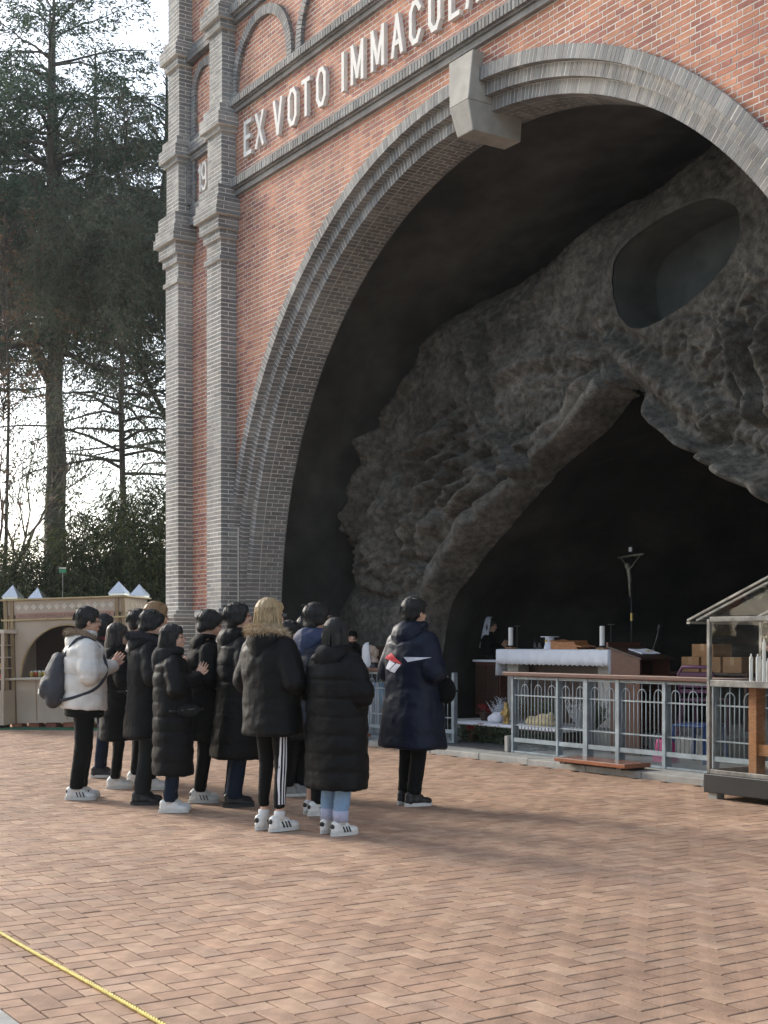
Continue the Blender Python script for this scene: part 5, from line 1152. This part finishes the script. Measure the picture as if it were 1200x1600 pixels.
# 11,12 two behind the blonde girl
P11 = person(450, 1243, 1.60, 'dark haired visitor in black hidden behind the blonde girl', head=0, hp=0, hair=('short',), hmat=M_hairb, coat=dict(hem=.55, puff=.01, fat=.02), ccol=C_black, tcol=C_black2, smat=M_shoeg, seed=11)
P12 = person(470, 1242, 1.64, 'brown haired visitor in dark grey between the blonde girl and the boy in navy', head=4, hp=0, hair=('bowl',), hmat=M_hairg, coat=dict(hem=.55, puff=.01, fat=.02), ccol=C_char, tcol=C_black2, smat=M_shoeg, seed=12)
# 13 boy with navy hood and glasses
P13 = person(496, 1273, 1.72, 'boy with glasses and a blue navy hood behind the girl in pale jeans', head=-8, hp=.06, hair=('bowl',), coat=dict(hem=.72, puff=.01, fat=.03), ccol=C_grey, tcol=C_black2, trs=(.08,.062,.052), smat=M_shoew, stripes=M_shoeb, hood=1.3, hcol=C_navyb, glasses=True, seed=13, foot=.03)
P13['coat'].data.materials[0] = C_navy
# 14 girl in pale jeans
P14 = person(525, 1303, 1.575, 'girl in a long black quilted coat and pale blue jeans with turned up cuffs', head=-4, hp=.03, hair=('long',.38), coat=dict(hem=.36, puff=.014, fat=.055, pitch=.145, flare=.0), ccol=C_black, tcol=C_denim, trs=(.085,.072,.062,.95,.115), smat=M_shoew, stripes=M_shoeb, hood=1.2, seed=14, cuff=C_cuff, ankle=True)
# 15 man in long navy coat with printed back
P15 = person(643, 1258, 1.79, 'man in a long navy coat with a red and white emblem across the back', head=-4, hp=.03, hair=('short',), coat=dict(hem=.47, puff=.0, fat=.045, flare=.045), ccol=C_navy, tcol=C_black2, trs=(.085,.070,.062), smat=M_shoeb, solem=M_sole, hood=1.25, hcol=C_navy, seed=15, foot=.03, arm='low')
cm_ = P15['coat'].data; Yc, Zc = -.07, 1.19
def lg(pts): return [(Yc-(x-600)*.00100, Zc-(y-210)*.00086) for x, y in pts]
link('emblem', decal(cm_, [lg([(355,188),(470,140),(610,250)])], 'x', -1), mat('red_print', (.62,.03,.05), .6), P15['coat'])
link('emblem', decal(cm_, [lg([(445,208),(520,240),(440,305),(375,290)]), lg([(540,238),(590,252),(515,330),(440,312)]), lg([(620,178),(840,178),(655,225)])], 'x', -1), mat('white_print2', (.72,.72,.78), .6), P15['coat'])
# bags worn at the waist
def waist_bag(P, loc, rz, size, m, lab, edge=None):
    R_ = P['root']; s = R_.scale[0]; b = tag(empty('waist_bag', R_.matrix_basis @ Vector(loc), R_.rotation_euler.z+R(rz)), lab, 'waist bag', 'waist bags'); b.scale = (s,s,s)
    mb = MB(); a, d_, c_ = size; mb.ell((0,0,0), (a,d_,c_)); mb.ell((-a*.35,0,c_*.15), (a*.6,d_*.95,c_*.8)); mb.ell((a*.4,0,-c_*.1), (a*.55,d_*.85,c_*.7)); link('pouch', fuse(mb, .009, 2), m, b)
    z = MB(); z.tube([(-a*.8,d_*.55,c_*.35),(0,d_*1.02,c_*.25),(a*.8,d_*.55,c_*.1)], .004, 5); z.build('zip', edge or M_alu, b, True)
    t = MB(); t.tube([(-a*.9,0,0),(-a*1.5,-.03,.01)], .010, 6); t.tube([(a*.9,0,0),(a*1.5,-.03,.0)], .010, 6); t.build('belt', M_shoeb, b, True); return b
waist_bag(P4, (-.06,.255,.98), 168, (.115,.05,.065), C_black2, 'black waist bag with a white edge on the boy with dark fur hood', C_white)
waist_bag(P7, (.12,-.20,.93), 215, (.13,.045,.06), C_char, 'charcoal waist bag on the girl with glasses')
waist_bag(P9, (-.13,.16,1.02), 130, (.13,.05,.05), C_white, 'white waist bag on the tall boy looking up', C_grey)
waist_bag(P15, (.10,-.285,.95), -80, (.095,.045,.11), C_black2, 'black shoulder bag hanging at the side of the man in navy')
# 16 masked person facing the camera, behind the short fence
q = onY(548, 1003, 1.50); P16 = person(0, 0, 1.50, 'person in black beanie and face mask behind the fence facing the camera', pos=(q.x, 1.50), z0=.07, heading=math.degrees(math.atan2(CAM.y-1.5, CAM.x-q.x)), hp=.0, hair=None, coat=dict(hem=.5, puff=.01, fat=.02), ccol=C_black, tcol=C_black2, smat=M_shoeb, hood=1.0, seed=16, arm='low', group=None)
mb = MB(); mb.ell((-.012,0,.055), (.108,.092,.085)); mb.ell((-.03,0,.0), (.10,.09,.07)); 
o = link('beanie', fuse(mb, .01, 2), C_black2, P16['root']); o.location = HC
mb = MB(); mb.ell((.03,0,-.07), (.078,.075,.055)); mb.ell((.0,0,-.12), (.10,.10,.06)); o = link('face_mask', fuse(mb, .01, 2), C_black2, P16['root']); o.location = HC
# 17 veiled person beside the altar
q = onY(768, 990, 3.45); P17 = person(0, 0, 1.46, 'person in black with a white lace veil standing beside the altar', pos=(q.x-.05, 3.45), z0=.32, heading=38, hp=-.15, hair=('long',.1), coat=dict(hem=.3, puff=0, fat=.0), ccol=C_black2, tcol=C_black2, smat=M_shoeb, seed=17, group=None)
def veil_mesh(drop, seed, wav=.012, a0=62):
    v_ = MB(); n = 26; prof = [(.0,.128),(.05,.122),(.085,.095),(.104,.05),(.112,0),(.118,-.06),(.126,-.13),(.135,-drop)]
    for i, (r_, z) in enumerate(prof):
        for k in range(n):
            t = R(a0)+R(360-2*a0)*k/(n-1); w = wav*math.sin(k*1.25+seed)*(i/7)**1.5; v_.v.append((-.015+(r_+w)*math.cos(t)*1.02, (r_+w)*.86*math.sin(t), z+.01+(.02*math.sin(k*.9) if i == 7 else 0)))
    for i in range(len(prof)-1):
        for k in range(n-1): v_.f.append((i*n+k, i*n+k+1, (i+1)*n+k+1, (i+1)*n+k))
    return v_.mesh('veil', True)
Rm = head_rot(-.15, 0); o = link('veil', veil_mesh(.40, 2, .022, 76), cloth('lace', (.72,.78,.90), .9), P17['root']); o.location = NECK+Rm @ (HC-NECK); o.rotation_euler = Rm.to_euler(); o.scale = (1.12,1.15,1.05); o.modifiers.new('s', 'SOLIDIFY').thickness = .003
# ------------------------------------------------------------------ painted statue looking up, with a wooden screen behind
q = onY(585, 1030, 1.52); sc_ = .95; st = tag(empty('painted_statue', (q.x, 1.52, .07), R(62)), 'painted statue of a woman in white veil and blue dress looking up', 'statue'); st.scale = (sc_, sc_, sc_)
dz = Vector((0,0,-.345)); Rm = head_rot(.42, 0); mb = MB(); add_head(mb, Rm, dz); mb.cone((-.02,0,1.08), (0,0,.80), .09, .10)
for s in (-1,1): mb.cone((-.01,s*.13,1.03), (.06,s*.19,.84), .04, .036); mb.cone((.06,s*.19,.84), (.20,s*.035,.98), .034, .024); add_hand(mb, (.20,s*.03,.985), (.26,s*.008,1.10), s)
link('body', fuse(mb, .0085, 2), mat('painted_flesh', (.66,.50,.40), .45, vary=.05), st)
m = loft_rings([(.0,-.02,.24,.25),(.03,-.02,.25,.26),(.25,-.02,.22,.235),(.5,-.01,.17,.19),(.72,0,.125,.15),(.78,0,.115,.145)]); link('skirt', fuse(m, .016, 2, lambda co, no: co+no*(.014*math.sin(math.atan2(co.y, co.x)*13))), mat('white_paint', (.62,.64,.68), .55, vary=.08), st)
m = loft_rings([(.12,.10,.17,.17),(.15,.10,.175,.175),(.5,.045,.135,.16),(.76,.02,.118,.135)]); link('apron', fuse(m, .016, 2, lambda co, no: co+no*(.010*math.sin(math.atan2(co.y, co.x)*11))), mat('blue_paint', (.20,.40,.60), .5, vary=.1), st)
m = loft_rings([(.76,0,.118,.15),(.9,0,.115,.16),(1.02,-.01,.105,.15),(1.075,-.015,.07,.09),(1.09,-.015,.055,.06)])
for s in (-1,1): m.cone((-.01,s*.13,1.02), (.06,s*.19,.84), .052, .05); m.cone((.06,s*.19,.84), (.185,s*.045,.965), .05, .038)
link('bodice', fuse(m, .013, 2), mat('black_paint2', (.02,.021,.025), .5), st)
o = link('veil', veil_mesh(.33, 0, .006, 98), mat('veil_paint', (.74,.74,.76), .5, vary=.04), st); o.location = NECK+dz+Rm @ (HC-NECK); o.rotation_euler = (0, -.12, 0); o.modifiers.new('s', 'SOLIDIFY').thickness = .012
m = MB(); m.lathe([(.30,0),(.30,.02),(.27,.03)], (-.0,0,-.03), 20); m.build('base', M_conc, st); st.location.z = .10
for xp, lab in (((-6.0,-4.95), 'dark wooden screen board behind the masked person'), ((-4.94,-3.95), 'dark wooden screen board behind the white veiled statue')):
    r = tag(empty('wooden_screen', (xp[0], 1.82, .072)), lab, 'screen', 'wooden screens'); m = MB(); m.box(.04,xp[1]-xp[0]-.04,0,.03,.05,1.25); m.build('panel', M_woodd, r)
    m = MB(); m.box(0,xp[1]-xp[0]-.002,-.012,.042,1.251,1.285); m.build('top_rail', M_woodd, r)
    for x in (.0, xp[1]-xp[0]-.042): m = MB(); m.box(x,x+.04,-.005,.035,0,1.25); m.build('post', M_woodd, r)
# ------------------------------------------------------------------ trees and hedge
M_bark = multiply_noise(mat('bark', (.075,.062,.048), .95, vary=.35, scale=5, stretch=(3,3,.5), bump=1.0, bscale=12), 1.2, .7, 1.2, world=False)
M_twig = mat('pale_twig', (.16,.115,.085), .9, vary=.2)
def leafmat(name, pal, transl=.25):
    m = mat(name, None, .65, vary=.15, palette=pal, spec=.25); t = m.node_tree; b = t.nodes['Principled BSDF']; src = b.inputs['Base Color'].links[0].from_socket
    tr_ = t.nodes.new('ShaderNodeBsdfTranslucent'); mx = t.nodes.new('ShaderNodeMixShader'); mx.inputs[0].default_value = transl; out = t.nodes['Material Output']
    t.links.new(src, tr_.inputs[0]); t.links.new(b.outputs[0], mx.inputs[1]); t.links.new(tr_.outputs[0], mx.inputs[2]); t.links.new(mx.outputs[0], out.inputs[0]); return m
M_con = leafmat('conifer_green', [(.050,.080,.050),(.062,.096,.058),(.042,.070,.046),(.075,.105,.060),(.052,.088,.060)], .35)
M_cyp = leafmat('cypress_green', [(.085,.100,.065),(.105,.110,.070),(.075,.092,.060),(.120,.105,.068),(.068,.088,.058)], .35)
M_bam = leafmat('bamboo_green', [(.040,.060,.020),(.055,.075,.025),(.030,.048,.018),(.075,.088,.030),(.022,.038,.016),(.10,.10,.04)])
M_dead = leafmat('dry_brown', [(.15,.09,.05),(.19,.12,.07),(.11,.07,.045),(.17,.11,.065)])
nrng = np.random.default_rng(5)
class Leaves:
    def __init__(s): s.chunks = []
    def add(s, P, D, S, W):                                     # arrays of base points, blade vectors, side vectors, widths
        S = S*W[:, None]; s.chunks.append(np.stack([P-S*.3, P+D*.45+S*.5, P+D, P+D*.5-S*.5], 1))
    def blade(s, p, d, side, w): s.add(np.array([p]), np.array([d]), np.array([side]), np.array([w]))
    def spray(s, r_, c, out, size, n, droop, w=.03, bl=.11):     # a frond: many small blades along a drooping axis with side twigs
        ax = np.array(out, float)+nrng.uniform(-.4, .4, 3)+np.array((0, 0, -droop)); ax /= np.linalg.norm(ax)+1e-6
        t = nrng.random(n)**.8; sd = np.cross(ax, (0, 0, 1)); sd /= np.linalg.norm(sd)+1e-6
        lat = nrng.normal(0, 1, n)*.30*(1-.75*t); P = np.array(c)+ax*size*t[:, None]+sd*(lat*size)[:, None]+nrng.normal(0, 1, (n, 3))*size*.05
        P[:, 2] -= droop*size*(t**2)*.5
        D = ax*.7+sd*np.sign(lat)[:, None]*.6+nrng.normal(0, .45, (n, 3)); D[:, 2] -= droop*.5; D /= np.linalg.norm(D, axis=1)[:, None]+1e-6
        D *= (bl*nrng.uniform(.6, 1.3, n))[:, None]; S = np.cross(D, nrng.normal(0, 1, (n, 3))); S /= np.linalg.norm(S, axis=1)[:, None]+1e-6
        s.add(P, D, S, w*nrng.uniform(.7, 1.3, n))
    def mesh(s, name):
        A = np.concatenate(s.chunks).astype(np.float32); n = len(A); me = bpy.data.meshes.new(name)
        me.vertices.add(n*4); me.vertices.foreach_set('co', A.ravel()); me.loops.add(n*4); me.loops.foreach_set('vertex_index', np.arange(n*4, dtype=np.int32))
        me.polygons.add(n); me.polygons.foreach_set('loop_start', np.arange(0, n*4, 4, dtype=np.int32)); me.update(calc_edges=True); return me
def conifer(seed, H_, r0, z_start, reach, n_limb, leaders=3, droop=.35, size=.7, blades=34, dens=1.0, w=.032, bl=.12, shape=2.2, low=0.0, split=(.42,.6), spread=(1.2,2.4)):
    r_ = random.Random(seed); wood = MB(); lv = Leaves(); limbs = MB()
    pts = [Vector((0,0,-.3))]; lean = Vector((r_.uniform(-.02,.02), r_.uniform(-.02,.02), 0))
    for k in range(1, 13): pts.append(Vector((lean.x*k+r_.uniform(-.06,.06), lean.y*k+r_.uniform(-.06,.06), H_*k/12)))
    rad = [r0*1.35]+[r0*(1-.95*(k/12)**1.25) for k in range(1, 13)]; wood.tube(pts, rad, 14)
    def trunk_at(z): t = max(0, min(11.99, z/H_*12)); i = int(t); return pts[i].lerp(pts[i+1], t-i)
    axes = [(trunk_at, z_start, H_)]
    for q in range(leaders-1):                                   # secondary leaders
        a = 6.283*q/max(1, leaders-1)+r_.uniform(-.4,.4); zb = H_*r_.uniform(*split); top = H_*r_.uniform(.78,.97); off = r_.uniform(*spread); P = []
        for k in range(7): t = k/6; P.append(trunk_at(zb)+Vector((math.cos(a)*off*min(1, t*1.9)**.8, math.sin(a)*off*min(1, t*1.9)**.8, (top-zb)*t)))
        limbs.tube(P, [r0*.48*(1-.9*k/6)+.01 for k in range(7)], 8)
        axes.append((lambda z, P=P, zb=zb, top=top: P[min(5, max(0, int((z-zb)/(top-zb)*6)))].lerp(P[min(6, max(0, int((z-zb)/(top-zb)*6))+1)], ((z-zb)/(top-zb)*6)%1), zb+.8, top))
    for ai, (fn, za, zt2) in enumerate(axes):
        n = n_limb if ai == 0 else n_limb//2
        for k in range(n):
            t = (k+r_.random())/n; z = za+(zt2-za)*t; c = fn(z); a = k*2.4+r_.uniform(-.5,.5); L_ = (reach*(1-t**shape)+.35)*r_.uniform(.6,1.15)*(1 if ai == 0 else .62)
            up = r_.uniform(-.05,.4) if t < .8 else .8; P = [c]; d = Vector((math.cos(a), math.sin(a), up))
            for s in range(1, 6): P.append(P[-1]+d*L_/5+Vector((r_.uniform(-.1,.1), r_.uniform(-.1,.1), r_.uniform(-.08,.08)))); d = (d+Vector((0,0,-.10*droop*2))).normalized()*d.length
            br = max(.016, r0*.26*(1-t)+.015); limbs.tube(P, [br*(1-.85*s/5) for s in range(6)], 6)
            th = dens*(1 if t > low else .4); m = max(2, int(L_*6*th))
            for s in range(m):
                u = .18+.82*(s+r_.random())/m; i = min(4, int(u*5)); p = P[i].lerp(P[i+1], u*5-i); sd = Vector((-math.sin(a), math.cos(a), 0))*r_.uniform(-1,1)
                q = p+sd*L_*.25*u*r_.random()+Vector((0,0,r_.uniform(-.1,.15))); out = (d.normalized()*.6+sd).normalized()
                if r_.random() < .3: limbs.tube([p, q+out*size*.4], [.011,.003], 4, cap=False)
                lv.spray(r_, q, out, size*r_.uniform(.7,1.3), blades, droop, w, bl)
    return wood, limbs, lv
def place_tree(name, parts, loc, rz, mats, label, group=None, cat='tree'):
    wood, limbs, lv = parts; r = tag(empty(name, loc, rz), label, cat, group)
    tr_ = wood.build('trunk', mats[0], r, True, flip=False); limbs.build('limbs', mats[0], tr_, True, flip=False); link('crown', lv.mesh('crown'), mats[1], r); return r
def gxy(px, d): p = at(px, 1005, d); return (p.x, p.y, -.06)
T1 = place_tree('conifer_tree', conifer(11, 17.6, .30, 8.2, 4.2, 50, 6, .35, .74, 44, 1.35, .034, .13, 2.6, 0, (.42,.56), (1.5,3.2)), gxy(86, 32), 0, (M_bark, M_con), 'tall dark conifer with a thick straight trunk left of the tower', 'conifers beside the shrine')
T2 = place_tree('cypress_tree', conifer(5, 12.9, .09, 4.9, 2.5, 60, 4, .9, .62, 44, 1.5, .028, .10, 3.0, .42, (.5,.62), (.5,1.1)), gxy(186, 28), .6, (M_bark, M_cyp), 'brownish green drooping cypress close to the tower', 'conifers beside the shrine')
T3 = place_tree('conifer_tree', conifer(23, 14.6, .14, 6.0, 3.6, 46, 4, .7, .70, 36, 1.1, .032, .13, 2.2, .25), gxy(262, 36), .3, (M_bark, M_con), 'dark conifer half hidden behind the brick tower', 'conifers beside the shrine')
T4 = place_tree('conifer_tree', conifer(31, 16.2, .20, 8.9, 3.8, 38, 5, .4, .75, 36, 1.2, .034, .13, 2.4), gxy(-35, 37), .9, (M_bark, M_con), 'dark conifer whose crown is cut by the left edge of the view', 'conifers beside the shrine')
# bare tree with forked grey brown branches
def bare_tree(seed, H_, r0):
    r_ = random.Random(seed); wood = MB(); tw = MB(); lv = Leaves()
    def grow(p, d, L_, rad, lvl, mb):
        P = [p]
        for k in range(4): d = (d+Vector((r_.uniform(-.16,.16), r_.uniform(-.16,.16), r_.uniform(-.04,.14)))).normalized(); P.append(P[-1]+d*L_/4)
        mb.tube(P, [rad*(1-.12*k) for k in range(5)], 7 if lvl < 2 else 4, cap=False)
        if lvl < 5:
            for k in range(2 if lvl == 0 else r_.choice((2,3))):
                dd = (d+Vector((r_.uniform(-.9,.9), r_.uniform(-.9,.9), r_.uniform(-.1,.5)))).normalized(); grow(P[-1] if k == 0 else P[r_.choice((2,3))], dd, L_*r_.uniform(.6,.82), rad*.58, lvl+1, tw)
        if lvl >= 4:
            for q in range(2):
                if r_.random() < .35: lv.spray(r_, P[-1], d, .14, 4, .4, .04)
    grow(Vector((0,0,-.3)), Vector((.05,.03,1)), H_*.30, r0, 0, wood); return wood, tw, lv
place_tree('bare_tree', bare_tree(3, 9.5, .12), gxy(22, 29), 1.2, (M_twig, M_dead), 'slender bare tree with forked branches at the left edge')
place_tree('bare_tree', bare_tree(9, 7.0, .06), gxy(60, 28), 0, (M_twig, M_dead), 'thin bare sapling in front of the thick conifer trunk')
# dry brown shrub crown high at the left edge
dl = Leaves(); r_ = random.Random(4); wd = MB(); wd.tube([(0,0,-.3),(.1,0,3),(0,.1,6.2),(.1,0,9.4)], [.05,.04,.03,.01], 8); lb = MB()
for k in range(120):
    z = r_.uniform(6.3, 10.2); a = r_.uniform(0, 6.28); q = Vector((math.cos(a), math.sin(a), 0))*r_.uniform(.2,1.0)*(1.15-abs(z-8)/3.4); lb.tube([(0,0,min(z-.4,9.2)), q+Vector((0,0,z))], [.015,.004], 4, cap=False); dl.spray(r_, q+Vector((0,0,z)), q, .45, 26, .2, .03, .08)
place_tree('dry_tree', (wd, lb, dl), gxy(6, 27), 0, (M_bark, M_dead), 'narrow tree with dry brown leaves at the left edge')
# bamboo hedge behind the kiosk
def bamboo(seed, H_, spread, n):
    r_ = random.Random(seed); st = MB(); lv = Leaves()
    for k in range(n):
        a, q = r_.uniform(0, 6.28), spread*math.sqrt(r_.random()); b = Vector((math.cos(a)*q, math.sin(a)*q*.7, 0)); h_ = H_*r_.uniform(.62,1.05); ln = Vector((r_.uniform(-.3,.3), r_.uniform(-.3,.3), 0)); P = []
        for s in range(6): t = s/5; P.append(b+Vector((0,0,-.1+h_*t))+ln*t*t*1.8)
        st.tube(P, [.016*(1-.75*s/5) for s in range(6)], 5, cap=False)
        for s in range(int(h_*17)):
            t = .04+.96*r_.random(); i = min(4, int(t*5)); p = P[i].lerp(P[i+1], t*5-i); a2 = r_.uniform(0, 6.28); o = Vector((math.cos(a2), math.sin(a2), 0)); p2 = p+o*r_.uniform(.05,.5)+Vector((0,0,r_.uniform(-.1,.2)))
            nb = 8; D = np.array(o)*nrng.uniform(.3,1,(nb,1))+np.stack([nrng.uniform(-.7,.7,nb), nrng.uniform(-.7,.7,nb), -nrng.uniform(.1,1.1,nb)], 1); D /= np.linalg.norm(D, axis=1)[:, None]; D *= nrng.uniform(.12,.24,nb)[:, None]
            S = np.cross(D, nrng.normal(0,1,(nb,3))); S /= np.linalg.norm(S, axis=1)[:, None]; lv.add(np.array(p2)+nrng.uniform(-.12,.12,(nb,3)), D, S, np.full(nb, .026))
    return st, lv
BAM = [(-30,27.0,3.5,'bamboo clump cut by the left edge behind the cabinet'),(28,26.4,3.45,'bamboo clump behind the left end of the kiosk'),(78,26.8,3.5,'bamboo clump under the thick conifer trunk'),(125,26.2,3.9,'bamboo clump behind the middle of the kiosk'),(172,26.6,4.5,'tall bamboo clump under the drooping cypress'),(218,26.2,4.7,'tallest bamboo clump behind the right end of the kiosk'),(262,27.0,4.7,'bamboo clump half hidden behind the tower')]
for k, (px, d, h_, lab) in enumerate(BAM):
    st_, lv = bamboo(50+k, h_, 1.05, 30); r = tag(empty('bamboo_clump', gxy(px, d)), lab, 'bamboo', 'bamboo clumps behind the kiosk'); st_.build('canes', M_bam, r, True, flip=False); link('foliage', lv.mesh('foliage'), M_bam, r)
# trees on the far side of the forecourt, behind the viewer
for k, (x, y, sc, src) in enumerate(((-6,-30,1.0,T1),(3,-33,.9,T3),(11,-29,1.05,T4),(20,-32,.95,T1),(29,-27,1.0,T3),(-15,-33,.9,T4),(33,-14,.9,T1),(-27,-13,.62,T3),(-25,-19,.68,T1),(-29,-25,.7,T4),(-21,-27,.72,T3))):
    c = copy_tree(src); c.location = (x, y, -.06); c.rotation_euler.z = k*1.3; c.scale = (sc*1.25, sc*1.25, sc*.8)
    c['label'] = 'conifer outside the view, %s on the far side of the plaza' % ['second behind the viewer','third behind the viewer','fourth behind the viewer','fifth behind the viewer','sixth behind the viewer','first behind the viewer','last behind the viewer','nearest the kiosk','second after the kiosk','third after the kiosk','fourth after the kiosk'][k]; c['group'] = 'conifers outside the view'
# ------------------------------------------------------------------ thin backlit haze
hz = MB(); hz.box(-170, 170, -170, 170, -1.6, 24)
ho = kind(hz.build('haze', None), 'stuff')
hm = bpy.data.materials.new('haze'); hm.use_nodes = True; hn = hm.node_tree; hn.nodes.clear()
hv = hn.nodes.new('ShaderNodeVolumePrincipled'); hv.inputs['Color'].default_value = (.86, .93, 1.0, 1); hv.inputs['Density'].default_value = .0004; hv.inputs['Anisotropy'].default_value = .6
hout = hn.nodes.new('ShaderNodeOutputMaterial'); hn.links.new(hv.outputs[0], hout.inputs['Volume']); ho.data.materials.append(hm)
